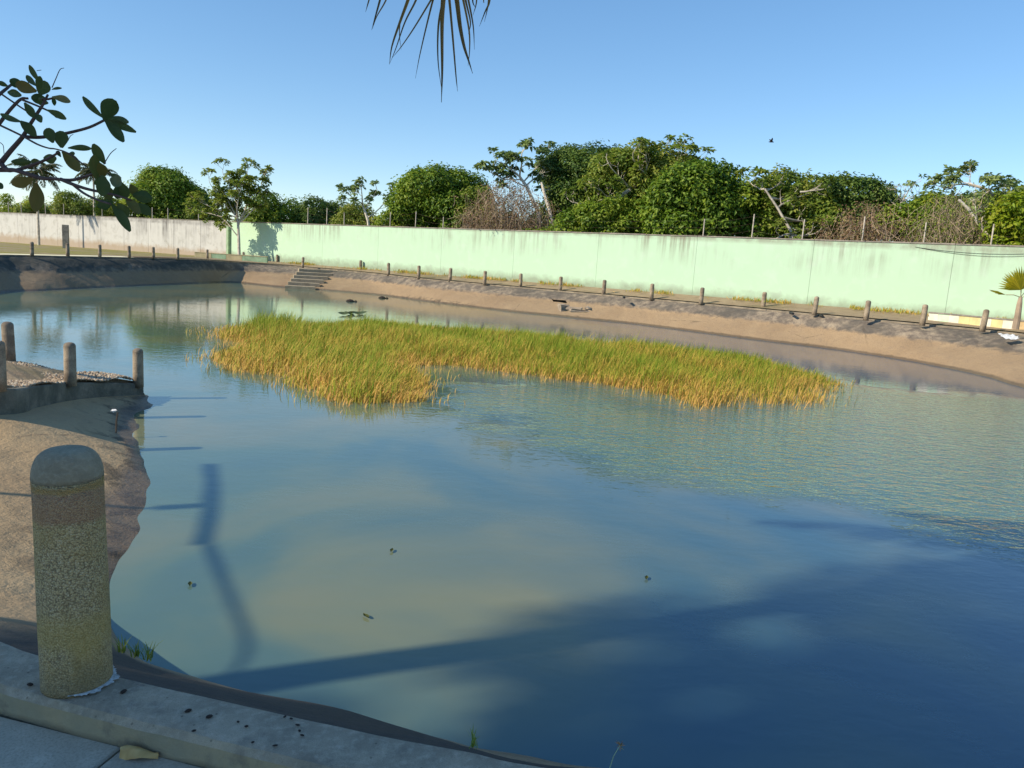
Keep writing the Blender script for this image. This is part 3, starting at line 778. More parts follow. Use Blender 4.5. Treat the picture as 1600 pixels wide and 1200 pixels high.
def dense_tree(name, label, cat, px, ptop, pbot, hw, off, nl, mat, seed, L=.26, nper=850, extra=(), bark='bark_dark', up=.5, tbase=.5, tvar=.28, group=None, lo=.3, hi=.48):
    rg = np.random.default_rng(seed); base, d = spot(px, off); k = d / FPX
    ct = dep(px, (ptop + pbot) / 2, d); rx = hw * k; rz = (pbot - ptop) / 2 * k
    e = empty(name, (0, 0, 0)); tag(e, label, cat, group)
    lb = []; nl = int(nl * 1.5)
    while len(lb) < nl:
        u, v = rg.uniform(-1, 1), rg.uniform(-1, 1); e_ = abs(u) ** 2.4 + (abs(v) ** 2.0 if v > 0 else 0)
        if e_ > 1 or (v < -.2 and rg.random() < .3): continue
        s = rg.uniform(lo, hi); r_ = s * min(rx, rz * 1.3) * .95
        w = rg.uniform(-.6, 1) * math.sqrt(max(0, 1 - e_ * .9)) * rx * .6
        lb.append((ct + np.array([u * max(rx - r_ * .75, .2), -w, v * max(rz - r_ * .75, .2)]), r_))
    for (qx, qy, qr) in extra: lb.append((dep(qx, qy, d - rg.uniform(0, 1.0)), qr * k))
    mb = MB(); fork = np.array([ct[0], ct[1], max(.6, ct[2] - rz * .6)]); limb(mb, base + np.array([0, 0, -.2]), fork, .22, .16, rg, .04)
    mb.obj('trunk', M[bark], e)
    mb = MB()
    for c, r in lb[:9]: limb(mb, fork, c, .10, .03, rg, .1, 5, 5)
    mb.obj('limbs', M[bark], e)
    crown('crown', lb, nper, L, L * .5, mat, e, rg, up=up, tbase=tbase, tvar=tvar)
    return e
def rosettes(P, A, rg, n=(7, 12), L=.42, tb=.5):
    Ps, Ds, Ns, Ts = [], [], [], []
    for p, a in zip(P, A):
        k = rg.integers(*n); ph = rg.uniform(0, 6.28); a = unit(np.array(a)); u = unit(np.cross(a, rg.normal(size=3))); w = np.cross(a, u); tt = rg.normal() * .15 + tb
        for j in range(k):
            an = ph + j * 2.4; el = rg.uniform(-.35, .7)
            d = (u * math.cos(an) + w * math.sin(an)) * math.cos(el) + a * math.sin(el)
            Ps.append(p + d * .05); Ds.append(d); Ns.append(a + rg.normal(size=3) * .3); Ts.append(np.clip(tt + rg.normal() * .2, 0, 1))
    n_ = len(Ps); s = rg.uniform(.7, 1.25, n_)
    return leaves(np.array(Ps), np.array(Ds), np.array(Ns), L * s, L * .5 * s, np.array(Ts), .2, .25)
def grow(mb, p, d, l, r, depth, rg, tips, spread=.7, up=.15, ns=(2, 4), taper=.62, clampf=None, shrink=.72):
    p = np.array(p, float); d = unit(np.array(d, float)); pts = [p]; n = 4
    for k in range(n):
        d = unit(d + rg.normal(size=3) * .16 + np.array([0, 0, up * .3])); p = p + d * l / n; pts.append(p)
    mb.tube(pts, [r + (r * taper - r) * u for u in np.linspace(0, 1, n + 1)], 5 if depth > 1 else 4, False)
    if depth == 0: tips.append((p, d)); return
    for j in range(rg.integers(*ns)):
        nd = unit(d + rg.normal(size=3) * spread + np.array([0, 0, up])); grow(mb, p, nd, l * rg.uniform(shrink - .12, shrink + .12), r * taper, depth - 1, rg, tips, spread, up, ns, taper, clampf, shrink)
def open_tree(name, label, cat, px, off, path, seed, r0=.16, bark='bark_pale', depth=4, l0=None, leaf='leaf_rosette', L=.34, spread=.6, up=.2, heads=None, ns=(2, 4), leaves_n=(7, 12), dense_frac=1.0, tb=.5, group=None):
    """trunk follows photo points; heads are the limbs' starting points and directions"""
    rg = np.random.default_rng(seed); base, d = spot(px, off); e = empty(name); tag(e, label, cat, group)
    P = [dep(x, y, d) for x, y in path]; P[0] = np.array([P[0][0], P[0][1], -.2])
    mb = MB(); mb.tube(P, [r0 * (1 - .45 * k / (len(P) - 1)) for k in range(len(P))], 7, False); mb.obj('trunk', M[bark], e)
    mb = MB(); tips = []
    for (x0, y0, x1, y1, r) in heads:
        a = dep(x0, y0, d); b = dep(x1, y1, d + rg.uniform(-1.2, 1.2)); l = np.linalg.norm(b - a)
        pts = limb(mb, a, b, r, r * .55, rg, .07, 6, 5)
        dd = unit(b - a); grow(mb, b, dd, l0 or l * .35, r * .5, depth - 2, rg, tips, spread, up, ns)
        for q in pts[2:5]:
            grow(mb, q, unit(dd + rg.normal(size=3) * .8 + np.array([0, 0, .3])), (l0 or l * .35) * .9, r * .4, depth - 2, rg, tips, spread, up, ns)
    mb.obj('limbs', M[bark], e)
    tips = [t_ for t_ in tips if rg.random() < dense_frac]
    if tips:
        V, T, tt = rosettes([t_[0] for t_ in tips], [t_[1] * .5 + np.array([0, 0, .7]) for t_ in tips], rg, leaves_n, L, tb)
        tag(build_tris('leaf_clusters', V, T, M[leaf], e, tt), kind='stuff')
    return e
def dry_bush(name, label, cat, px, ptop, hw, off, seed, n=260, leafmat='leaf_dry', nleaf=1500, bark='twig_dry', group=None, r=.022, pbot=395):
    rg = np.random.default_rng(seed); base, d = spot(px, off); k = d / FPX; e = empty(name); tag(e, label, cat, group)
    top = dep(px, ptop, d)[2]; mb = MB(); P = []
    for i in range(n):
        x = rg.uniform(-1, 1); b = base + np.array([x * hw * k * .6, rg.uniform(-.8, .8), rg.uniform(-.2, .4)])
        h = top * (rg.uniform(.45, 1.05)) * (1 - .35 * abs(x) ** 2)
        q = base + np.array([x * hw * k * 1.05 + rg.normal() * .5, rg.normal() * .9, h]); 
        if rg.random() < .6: b = np.array([q[0] + rg.normal() * .7, q[1] + rg.normal() * .5, q[2] - rg.uniform(.5, 1.7)])
        P += limb(mb, b, q, r * rg.uniform(.6, 1.2), .006, rg, .12, 5, 3)[2:]
    tag(mb.obj('twigs', M[bark], e), kind='stuff')
    P = np.array(P); idx = rg.integers(0, len(P), nleaf); p = P[idx] + rg.normal(size=(nleaf, 3)) * .14
    V, T, tt = leaves(p, rg.normal(size=(nleaf, 3)) + np.array([0, 0, -.3]), rg.normal(size=(nleaf, 3)) + np.array([0, 0, .5]), .13 * rg.uniform(.6, 1.3, nleaf), .065, np.clip(rg.normal(.5, .3, nleaf), 0, 1))
    tag(build_tris('leaf_clusters', V, T, M[leafmat], e, tt), kind='stuff'); return e
def frond(mbV, base, d0, L, rg, droop=.9, nl=26, wl=.55, side=None, lw=.05, hang=.35):
    """palm frond: rachis points and leaflet arrays"""
    d = unit(np.array(d0, float)); p = np.array(base, float); pts = [p]; n = 10
    for k in range(n):
        d = unit(d + np.array([0, 0, -droop / n * (0.4 + 1.2 * k / n)])); p = p + d * L / n; pts.append(p)
    pts = np.array(pts); Ps, Ds, Ns, Ls = [], [], [], []
    for s in np.linspace(.12, 1, nl):
        i = min(int(s * n), n - 1); f = s * n - i; q = pts[i] * (1 - f) + pts[i + 1] * f; t_ = unit(pts[i + 1] - pts[i])
        sd = unit(np.cross(t_, np.array([0, 0, 1.0]))); upv = np.cross(sd, t_)
        for sg in (-1, 1):
            Ps.append(q); Ds.append(t_ * .55 + sd * sg * .8 + np.array([0, 0, -hang - rg.uniform(0, .25)]) + rg.normal(size=3) * .07); Ns.append(upv + rg.normal(size=3) * .1)
            Ls.append(wl * (math.sin(math.pi * min(1, .18 + s * .8)) * .8 + .25) * rg.uniform(.85, 1.1))
    return pts, np.array(Ps), np.array(Ds), np.array(Ns), np.array(Ls)
def coconut(name, label, px, off, ptop, seed, base_xy=None, L=2.4, nf=18, r=.12, height=None, lean=(0, 0), group=None, d=None, mat='palm_far', parts=True, nl=26, wl=.6, lw=.07):
    rg = np.random.default_rng(seed); e = empty(name); tag(e, label, 'palm tree', group)
    if base_xy is None:
        d = ((wwd(px) if px < 357 else wall_dep(px)) if d is None else d) + off; hd = dep(px, ptop, d)
    else: hd = np.array([base_xy[0] + lean[0], base_xy[1] + lean[1], height])
    base = np.array([hd[0] - lean[0], hd[1] - lean[1], -.2]); mb = MB()
    pts = [base * (1 - u) + hd * u + np.array([lean[0], lean[1], 0]) * .25 * math.sin(math.pi * u) * -1 for u in np.linspace(0, 1, 14)]
    mb.tube(pts, [r * (1.25 - .45 * u) * (1.04 if i % 2 else .98) for i, u in enumerate(np.linspace(0, 1, 14))], 9, False); mb.obj('trunk', M['bark_grey'], e)
    for k in range(nf):
        an = k * 2.399 + rg.uniform(-.2, .2); el = rg.uniform(-.35, 1.15)
        d0 = np.array([math.cos(an) * math.cos(el), math.sin(an) * math.cos(el), math.sin(el)])
        pts, P, D, N_, Ls = frond(None, hd, d0, L * rg.uniform(.8, 1.1), rg, 1.5, nl, wl)
        T_ = np.clip((.75 if el < -.1 else .35) + rg.normal(size=len(P)) * .15, 0, 1)
        V, T, tt = leaves(P, D, N_, Ls, lw, T_, .15, .2)
        o = build_tris('frond', V, T, M[mat], e, tt)
        MB().tube(pts, [.025 * (1 - .8 * u) for u in np.linspace(0, 1, len(pts))], 4, False).obj('rachis', M['twig_dry'], o)
    return e

# ------------------------------------------------------------------ trees beyond the walls, left to right
BEHIND[0] = True
LD, LK, LL, LO, LM = M['leaf_dense'], M['leaf_dark'], M['leaf_light'], M['leaf_olive'], M['leaf_lime']
dense_tree('bush', 'sunlit yellow green bush behind the white wall at the left edge', 'bush', 20, 303, 350, 60, 7, 12, LL, 1, .22, tbase=.55)
dense_tree('bush', 'dull green bush behind the white wall between the two coconut palms', 'bush', 118, 300, 350, 50, 6, 12, LO, 2, .22, tbase=.5)
dense_tree('bush', 'low light green bush behind the white wall right of the coconut palms', 'bush', 190, 305, 350, 45, 4, 10, LL, 3, .22)
dense_tree('dense_tree', 'dark dense round tree behind the white wall left of the small tree', 'tree', 262, 264, 360, 58, 7, 26, LD, 4, .26, extra=[(240, 275, 14), (270, 278, 16), (225, 300, 16)])
dense_tree('dense_tree', 'low dense olive green tree just right of the small tree', 'tree', 430, 301, 372, 52, 4, 20, LD, 5, .22, tbase=.55)
dense_tree('dense_tree', 'low dark bluish green tree left of the leaning pale trunk', 'tree', 495, 308, 370, 42, 6, 16, LK, 6, .2, tbase=.6)
dense_tree('bush', 'low green bush at the foot of the leaning pale trunk', 'bush', 560, 318, 375, 42, 5, 14, LO, 7, .2, tbase=.6)
open_tree('cecropia_tree', 'slim tree with leaning pale trunk and loose crown left of the dome shaped tree', 'tree', 585, 3, [(584, 380), (575, 345), (566, 318)], 8, .13, heads=[(566, 318, 545, 302, .05), (566, 320, 565, 298, .06), (570, 330, 585, 304, .05), (575, 340, 608, 308, .05)], depth=4, l0=.42, L=.27)
dense_tree('dense_tree', 'big bright green dome shaped tree right of the leaning pale trunk', 'tree', 684, 262, 372, 82, 5, 44, LD, 9, .25, nper=950, extra=[(650, 285, 18), (690, 275, 18), (740, 290, 20), (625, 330, 20), (700, 330, 26), (660, 350, 20), (760, 330, 14)], tbase=.56, lo=.22, hi=.38)
dry_bush('dry_bush', 'leafless brown bush between the dome shaped tree and the pale trunks', 'bush', 790, 288, 62, 3, 10, 1000, nleaf=9000, r=.013)
open_tree('cecropia_tree', 'tall open tree on two slanting white trunks under a loose leafy crown', 'tree', 845, 5, [(852, 390), (842, 335), (822, 290), (812, 276)], 11, .15,
          heads=[(812, 276, 785, 255, .06), (812, 276, 815, 242, .07), (818, 284, 850, 250, .06), (822, 290, 858, 275, .06), (822, 292, 795, 278, .05), (815, 280, 772, 272, .05), (848, 300, 862, 295, .04)], depth=4, l0=.5, L=.33, spread=.75, leaves_n=(9, 15))
b_, d_ = spot(863, 5); tr_ = [o for o in C.objects if o.name.startswith('cecropia_tree')][-1]
MB().tube([(dep(870, 392, d_)[0], dep(870, 392, d_)[1], -.2), dep(863, 345, d_), dep(850, 300, d_), dep(846, 285, d_)], [.13, .11, .09, .07], 6, False).obj('trunk', M['bark_pale'], tr_)
dense_tree('dense_tree', 'tall very dark dense tree behind the open white trunked tree', 'tree', 915, 228, 350, 78, 9, 40, LK, 12, .22, nper=1000, extra=[(880, 262, 24), (930, 245, 24), (960, 250, 22), (865, 300, 18), (905, 300, 24)], tbase=.5, lo=.22, hi=.4)
open_tree('branching_tree', 'broad tree with bare grey spreading branches and tufted top, highest of the row', 'tree', 1000, 4.5, [(940, 395), (935, 340), (965, 310), (1000, 285)], 13, .2, 'bark_grey',
          heads=[(1000, 285, 1060, 280, .09), (1000, 285, 990, 250, .09), (985, 296, 960, 268, .07), (1005, 282, 1030, 243, .08), (1040, 268, 1085, 253, .06), (950, 325, 900, 318, .06), (970, 305, 940, 298, .06), (1010, 280, 1010, 258, .06), (1050, 265, 1062, 246, .05)],
          depth=4, l0=.62, L=.27, leaves_n=(9, 14), spread=.65, leaf='leaf_olive', tb=.45)
dense_tree('dense_tree', 'light green leafy tree beneath the bare spreading branches', 'tree', 1005, 226, 350, 92, 6, 44, LO, 14, .24, nper=900, extra=[(1050, 262, 24), (960, 262, 24), (1000, 250, 30), (1035, 250, 26), (1075, 275, 20)], tbase=.55, lo=.2, hi=.34)
dense_tree('bush', 'bright mid green bush over the wall left of the dark round tree', 'bush', 930, 318, 385, 68, 2.5, 30, LD, 15, .22, nper=900, extra=[(890, 340, 16), (960, 320, 18), (985, 345, 20)], tbase=.68, lo=.25, hi=.4)
dense_tree('dense_tree', 'broad dark green rounded tree reaching down to the wall top', 'tree', 1098, 250, 385, 86, 3.5, 48, LD, 16, .26, nper=950, extra=[(1130, 272, 22), (1090, 270, 22), (1040, 300, 24), (1150, 320, 24), (1110, 340, 26), (1060, 350, 24)], tbase=.42, lo=.22, hi=.36)
open_tree('branching_tree', 'tangled tree with crossing bare grey branches right of the dark rounded tree', 'tree', 1250, 3, [(1245, 395), (1238, 365), (1215, 325), (1195, 295)], 17, .085, 'bark_grey',
          heads=[(1195, 295, 1178, 290, .05), (1205, 310, 1250, 307, .06), (1225, 340, 1285, 340, .06), (1240, 360, 1300, 352, .06), (1215, 325, 1235, 312, .05), (1238, 365, 1205, 377, .05), (1240, 368, 1265, 367, .05), (1250, 300, 1280, 297, .05), (1195, 300, 1215, 290, .05)], depth=4, l0=.5, L=.25, leaves_n=(9, 14), leaf='leaf_olive', tb=.5, dense_frac=.8)
dense_tree('dense_tree', 'olive green leafy tree behind the tangled grey branches', 'tree', 1232, 264, 385, 68, 6, 32, LO, 18, .22, nper=850, tbase=.55, lo=.22, hi=.36)
dense_tree('dense_tree', 'dark domed tree right of the tangled grey branches', 'tree', 1335, 272, 385, 72, 6, 36, LK, 19, .2, nper=1000, extra=[(1320, 290, 20), (1355, 295, 20), (1380, 305, 14)], tbase=.66, lo=.24, hi=.38)
open_tree('bare_tree', 'small bare twiggy tree standing against the sky right of the dark dome', 'tree', 1405, 5, [(1406, 392), (1407, 340), (1408, 315)], 20, .08, 'bark_grey',
          heads=[(1408, 315, 1400, 302, .04), (1408, 318, 1420, 297, .04), (1407, 325, 1428, 307, .03), (1407, 325, 1393, 312, .03)], depth=4, l0=.4, dense_frac=.12, L=.2)
dry_bush('dry_bush', 'reddish dry bush over the wall below the dark dome', 'bush', 1350, 322, 54, 2, 21, 500, nleaf=8000, r=.014)
dense_tree('bush', 'mixed green bush over the wall right of the reddish dry bush', 'bush', 1410, 312, 390, 46, 3, 20, LD, 22, .2, tbase=.72)
dense_tree('dense_tree', 'yellow green tree behind the grey leafless thicket', 'tree', 1455, 298, 390, 58, 6, 22, LL, 23, .22, tbase=.45)
dry_bush('dry_bush', 'grey leafless thicket behind the right part of the green wall', 'bush', 1490, 304, 58, 2.2, 24, 1100, 'leaf_olive', 7000, 'twig_dry', r=.011)
open_tree('branching_tree', 'leaning pale branched tree with feathery layered crown near the right edge', 'tree', 1555, 1.8, [(1556, 398), (1548, 372), (1530, 350), (1512, 325), (1498, 312)], 25, .10, 'bark_pale',
          heads=[(1530, 350, 1524, 322, .04), (1535, 355, 1540, 330, .03), (1548, 372, 1552, 345, .03)], depth=3, l0=.35, dense_frac=.4, L=.25)
open_tree('umbrella_tree', 'layered flat topped tree with bluish green sprays at the upper right', 'tree', 1565, 5, [(1590, 400), (1575, 340), (1555, 310), (1540, 295)], 26, .13, 'bark_grey',
          heads=[(1540, 295, 1485, 294, .05), (1540, 295, 1510, 286, .05), (1545, 300, 1540, 302, .05), (1555, 310, 1590, 299, .06), (1575, 335, 1620, 309, .06), (1560, 315, 1570, 296, .05)], depth=4, l0=.5, L=.24, spread=.6, up=.02, tb=.7, leaves_n=(10, 16))
dense_tree('dense_tree', 'lime green leafy tree cut by the right photo edge', 'tree', 1600, 296, 400, 52, 1.5, 26, LM, 27, .22, nper=900, extra=[(1570, 345, 16), (1590, 315, 18)], tbase=.6)
dense_tree('dense_tree', 'dull green tree far behind the thicket on the right', 'tree', 1530, 300, 395, 60, 8, 24, LD, 28, .22, tbase=.5)
dense_tree('dense_tree', 'green tree just beyond the right photo edge', 'tree', 1700, 290, 410, 70, 3, 26, LD, 29, .24)
dense_tree('bush', 'shaded green hedge mass behind the brown bush', 'bush', 805, 325, 385, 70, 9, 18, LK, 30, .22, tbase=.5)

BEHIND[0] = False
# coconut palms
for k_, (x_, t_, h_, o_, m_, tb_, nm_) in enumerate([(535, 312, 45, 9, LK, .6, 'low shaded bush filling the gap behind the leaning pale trunk'), (400, 322, 45, 9, LD, .5, 'bushy growth behind the small tree just over the wall'), (320, 318, 40, 8, LO, .4, 'low olive bush behind the white wall beside the small tree'),
        (620, 325, 40, 3, LD, .7, 'small bright bush at the left foot of the dome shaped tree'), (745, 292, 42, 5, LO, .5, 'small olive bush between the dome shaped tree and the brown bush'), (1185, 282, 46, 5, LD, .45, 'dark green bush between the broad rounded tree and the tangled branches'),
        (1290, 300, 55, 5, LO, .5, 'small sunlit bush at the foot of the tangled grey branches'), (1550, 296, 48, 5, LO, .5, 'small olive bush behind the leaning pale branched tree'), (985, 310, 45, 4, LD, .5, 'green bush low between the bright bush and the broad rounded tree'), (1060, 348, 50, 8, LK, .5, 'dark bush deep behind the broad rounded tree'), (665, 345, 60, 9, LK, .5, 'dark bush deep behind the dome shaped tree'), (1660, 330, 50, 3, LM, .4, 'lime bush beyond the right photo edge'), (845, 352, 30, 2.5, LO, .6, 'small pale bush at the foot of the white trunks'), (160, 318, 40, 9, LD, .5, 'green bush far behind the white wall'), (70, 318, 50, 9, LO, .6, 'olive bush far behind the white wall')]):
    BEHIND[0] = True; dense_tree('bush', nm_, 'bush', x_, t_, 395 if x_ > 357 else 355, h_, o_, 14, m_, 200 + k_, .22, tbase=tb_); BEHIND[0] = False
coconut('coconut_palm', 'coconut palm with brown hanging fronds in front of the white wall', 57, -6, 268, 41, L=2.6, nf=22, r=.10)
coconut('coconut_palm', 'smaller coconut palm behind the white wall, right of the other palm', 146, 4, 268, 42, L=2.3, nf=18, r=.10)

# small tree in front of the walls' corner
open_tree('small_tree', 'small open tree standing before the corner of the white and green walls', 'tree', 375, -3.5, [(374, 402), (373, 372), (372, 350), (370, 335)], 43, .13, 'bark_grey',
          heads=[(372, 345, 350, 300, .06), (372, 345, 372, 285, .07), (373, 352, 395, 300, .06), (374, 372, 340, 335, .05), (371, 340, 318, 318, .05), (371, 340, 330, 290, .05), (372, 348, 412, 280, .05), (371, 340, 385, 275, .05), (371, 342, 350, 275, .05), (372, 350, 405, 318, .05), (371, 345, 308, 330, .04), (371, 345, 360, 318, .05)], depth=5, l0=.48, L=.25, leaf='leaf_olive', spread=.8, ns=(2, 4), leaves_n=(7, 11), tb=.6)

# yellow green fan palm in the planter
fp = empty('fan_palm'); tag(fp, 'young yellow green fan palm growing in the planter at the right', 'palm')
q = at(1590, 524, 0); q = q + np.array([.1, .35, 0]); hd = np.array([q[0], q[1], 1.35]); rg = np.random.default_rng(44)
MB().tube([(q[0], q[1], .2), (q[0] + .01, q[1], .6), (hd[0], hd[1], 1.1), hd], [.12, .11, .09, .06], 9).obj('trunk', M['twig_dry'], fp)
def fan(center, axis, nrm, L, spread_, n, tb):
    axis = unit(np.array(axis)); nrm = unit(np.array(nrm)); sd = np.cross(axis, nrm)
    a = np.linspace(-spread_, spread_, n); D = np.cos(a)[:, None] * axis + np.sin(a)[:, None] * sd
    V, T, tt = leaves(np.repeat([center], n, 0), D, np.repeat([nrm], n, 0) + rg.normal(size=(n, 3)) * .12, L * (1 - .12 * (a / spread_) ** 2) * rg.uniform(.92, 1.05, n), L * .12, np.clip(tb + rg.normal(size=n) * .2, 0, 1), .12, .1)
    o = build_tris('fan_leaf', V, T, M['fan'], fp, tt)
    MB().tube([hd, np.array(center) * .5 + hd * .5 + np.array([0, 0, .04]), center], .014, 4).obj('stalk', M['weed_stalk'] if 'weed_stalk' in M else M['low_tan'], o)
fan(hd + np.array([-.1, -.1, .25]), (-.35, -.1, 1), (-.3, -1, .2), .85, 1.25, 22, .55)
fan(hd + np.array([.15, -.05, .2]), (.55, -.1, .9), (.2, -1, .3), .85, 1.1, 20, .5)
fan(hd + np.array([.1, .2, .3]), (.1, .5, .9), (0, -.7, .5), .8, 1.1, 20, .4)
fan(hd + np.array([-.6, -.1, .05]), (-1, -.1, .25), (.1, -.3, 1), .6, .5, 12, .5)
fan(hd + np.array([.6, -.1, .05]), (1, -.2, .0), (.1, -.3, 1), .7, .6, 12, .4)

# ------------------------------------------------------------------ reed bed in the pond
poly = [(335, 516), (400, 513), (480, 513), (560, 511), (640, 513), (760, 524), (860, 532), (950, 540), (1050, 550), (1150, 562), (1250, 583), (1318, 600),
        (1290, 620), (1230, 637), (1150, 630), (1085, 635), (1050, 619), (980, 609), (920, 599), (840, 590), (760, 580), (700, 573), (655, 575), (675, 600), (655, 627), (600, 633),
        (530, 633), (490, 624), (455, 606), (450, 590), (400, 585), (352, 577), (343, 558), (380, 538), (335, 526)]
PW = np.array([at(x, y, WZ)[:2] for x, y in poly])
rg = np.random.default_rng(51)
def inpoly(P, R):
    c = np.zeros(len(P), int)
    for (x1, y1), (x2, y2) in zip(R, np.roll(R, -1, 0)):
        c += ((y1 > P[:, 1]) != (y2 > P[:, 1])) & (P[:, 0] < (x2 - x1) * (P[:, 1] - y1) / (y2 - y1 + 1e-12) + x1)
    return c % 2 == 1
def distpoly(P, R):
    best = np.full(len(P), 1e9)
    for a, b in zip(R, np.roll(R, -1, 0)):
        ab = b - a; u = np.clip(((P - a) @ ab) / (ab @ ab), 0, 1); best = np.minimum(best, np.linalg.norm(P - a - u[:, None] * ab, axis=1))
    return best
lo_, hi_ = PW.min(0) - .8, PW.max(0) + .8
Q = rg.uniform(lo_, hi_, (420000, 2)); ins = inpoly(Q, PW); dd = distpoly(Q, PW)
sd = np.where(ins, dd, -dd) + .35 * vnoise(np.c_[Q, Q[:, 0] * 0], 1.6, 61) * 1.2
thin = vnoise(np.c_[Q, Q[:, 0] * 0], .9, 66) * 1.2 + vnoise(np.c_[Q, Q[:, 0] * 0], 3.1, 67) * .8
keep = ((sd > 0) & (rg.random(len(Q)) < np.clip(.62 + thin * .6, .12, 1) * np.clip(.25 + sd / .9, 0, 1))) | ((sd > -.9) & (rg.random(len(Q)) < .05 * np.clip(1 + sd / .9, 0, 1) ** 2))
Q = Q[keep]; sd = sd[keep]; n = len(Q)
Q3 = np.c_[Q, np.full(n, 0.0)]
patch = vnoise(Q3, .75, 62) * 1.1 + vnoise(Q3, 2.2, 63) * .7 + vnoise(Q3, 5, 65) * .4
rim = np.clip(1 - sd / 1.1, 0, 1)
dry = np.clip(.66 - patch * .6 + rim * .4 + rg.normal(size=n) * .22, 0, 1)
isdry = rg.random(n) < np.clip(dry, .08, .95)
Hh = np.where(isdry, rg.uniform(.13, .46, n), rg.uniform(.2, .54, n)) * (1 - .45 * rim) * (1 + .55 * vnoise(Q3, 1.2, 64) + .35 * vnoise(Q3, 4.0, 68)) * rg.uniform(.75, 1.3, n)
lean = np.where(isdry, rg.uniform(.3, 1.25, n), rg.uniform(.05, .5, n))
az = rg.normal(.3, 1.3, n); dirh = np.c_[np.cos(az), np.sin(az), np.zeros(n)]
wide = np.where(isdry, .0075, .0068) * rg.uniform(.7, 1.3, n)
sidev = np.c_[np.cos(az + rg.uniform(1, 2, n)), np.sin(az + rg.uniform(1, 2, n)), np.zeros(n)]
sidev = unit(sidev * .5 + np.array([1, 0, 0]) * np.sign(sidev[:, :1] + 1e-6))
B0 = np.c_[Q, np.full(n, WZ - .08)]
Mp = B0 + dirh * (Hh * lean * .35)[:, None] + np.array([0, 0, 1.0]) * (Hh * .6 + .06)[:, None]
Tp = B0 + dirh * (Hh * lean)[:, None] + np.array([0, 0, 1.0]) * (Hh * np.sqrt(np.clip(1 - (lean * .75) ** 2, .15, 1)) + .08)[:, None]
V = np.stack([B0 - sidev * wide[:, None], B0 + sidev * wide[:, None], Mp - sidev * wide[:, None] * .8, Mp + sidev * wide[:, None] * .8, Tp], 1).reshape(-1, 3)
i = np.arange(n)[:, None] * 5
T = np.concatenate([i + np.array([[0, 1, 3]]), i + np.array([[0, 3, 2]]), i + np.array([[2, 3, 4]])], 1).reshape(-1, 3)
tn = np.where(isdry, rg.uniform(.5, 1.0, n) * (.75 + .25 * rim), np.clip(rg.normal(.16, .14, n) + .12 * rim, 0, .5))
tv = np.repeat(tn, 5).reshape(-1, 5); tv[:, :2] = np.clip(tv[:, :2] + .25, 0, 1); tv[:, 4] = np.clip(tv[:, 4] + np.where(isdry, 0, .12), 0, 1)
rb = build_tris('reeds', V, T, M['reed'], None, tv.ravel())
tag(rb, 'bed of green and orange reeds standing in the pond', 'reeds', kind='stuff')

# thin dry weeds on the strip between the far kerb and the wall
rg = np.random.default_rng(77); nwd = 5200; sw = rg.uniform(6, 56, nwd); ow = np.abs(rg.normal(0, .5, nwd)) * (1 + 1.5 * (rg.random(nwd) < .2)) + .03
nrm_ = np.array([WDIR[1], -WDIR[0]]); Pw = WA + WDIR * sw[:, None] + nrm_ * ow[:, None]
cl_ = vnoise(np.c_[Pw, Pw[:, 0] * 0], 1.4, 78); kp = cl_ > .02; Pw = Pw[kp]; sw = sw[kp]; nwd = len(Pw)
b3 = np.c_[Pw, wbot(sw) - .06]
V, T, tt = leaves(b3, rg.normal(size=(nwd, 3)) * .35 + np.array([0, 0, 1]), rg.normal(size=(nwd, 3)), rg.uniform(.08, .3, nwd), .025, rg.uniform(.2, .9, nwd))
tag(build_tris('dry_weeds', V, T, M['reed'], None, tt), 'thin dry weeds along the foot of the green wall', 'weeds', kind='stuff')

# floating leaves and dark floats behind the reeds
fl = empty('floating_leaves'); tag(fl, 'cluster of dark floating water plant leaves behind the reed bed', 'water plant')
for k, (x, y) in enumerate([(537, 492.5), (545, 491), (552, 490.5), (560, 492), (566, 491), (548, 493)]):
    q = at(x, y, WZ); a = rg.uniform(0, 6.28); s = rg.uniform(.10, .2)
    V = [(q[0], q[1], WZ + .02)] + [(q[0] + s * math.cos(a + t_) * 1.3, q[1] + s * math.sin(a + t_), WZ + .03 + .1 * abs(math.sin(t_ * .5 + k))) for t_ in np.linspace(.3, 5.9, 9)]
    build('leaf', V, [[0, i_, i_ + 1] for i_ in range(1, 9)], M['lily'], fl, tint=[rg.random()] * 10)
for x, y, lb in ((547, 471, 'small dark floating debris lump on the far water, left one'), (597, 466, 'small dark floating debris lump close to the far bank')):
    q = at(x, y, WZ); mb = MB(); mb.lathe([(.05, -.05), (.20, -.02), (.22, .03), (.14, .09), (.03, .12)], 9, (q[0], q[1], WZ)); mb.lathe([(.02, -.03), (.1, 0), (.06, .06), (.01, .08)], 7, (q[0] + .28, q[1] + .03, WZ))
    tag(mb.obj('floating_debris', M['seed']), lb, 'debris')

# a few leaves adrift on the calm water
rg = np.random.default_rng(58)
for k, (x, y, lb) in enumerate([(297, 915, 'near the left slope'), (572, 965, 'in the middle of the near water'), (612, 862, 'on the calm water below the reed bed'), (1010, 905, 'on the blue water at right')]):
    q = at(x, y, WZ); a = rg.uniform(0, 6.28); V = []
    for u in np.linspace(0, 1, 6):
        for sg in (-1, 0, 1):
            c = np.array([u * .08 - .04, sg * .018 * math.sin(math.pi * min(1, u * .94 + .03)), .008 + .012 * abs(sg) + .015 * (u - .5) ** 2])
            V.append((q[0] + c[0] * math.cos(a) - c[1] * math.sin(a), q[1] + c[0] * math.sin(a) + c[1] * math.cos(a), WZ + c[2]))
    tag(build('floating_leaf', V, ringfaces(6, 3), M['leaf_near'], smooth=True, tint=[.6] * len(V)), 'small dark leaf floating ' + lb, 'leaf', 'leaves adrift on the pond')

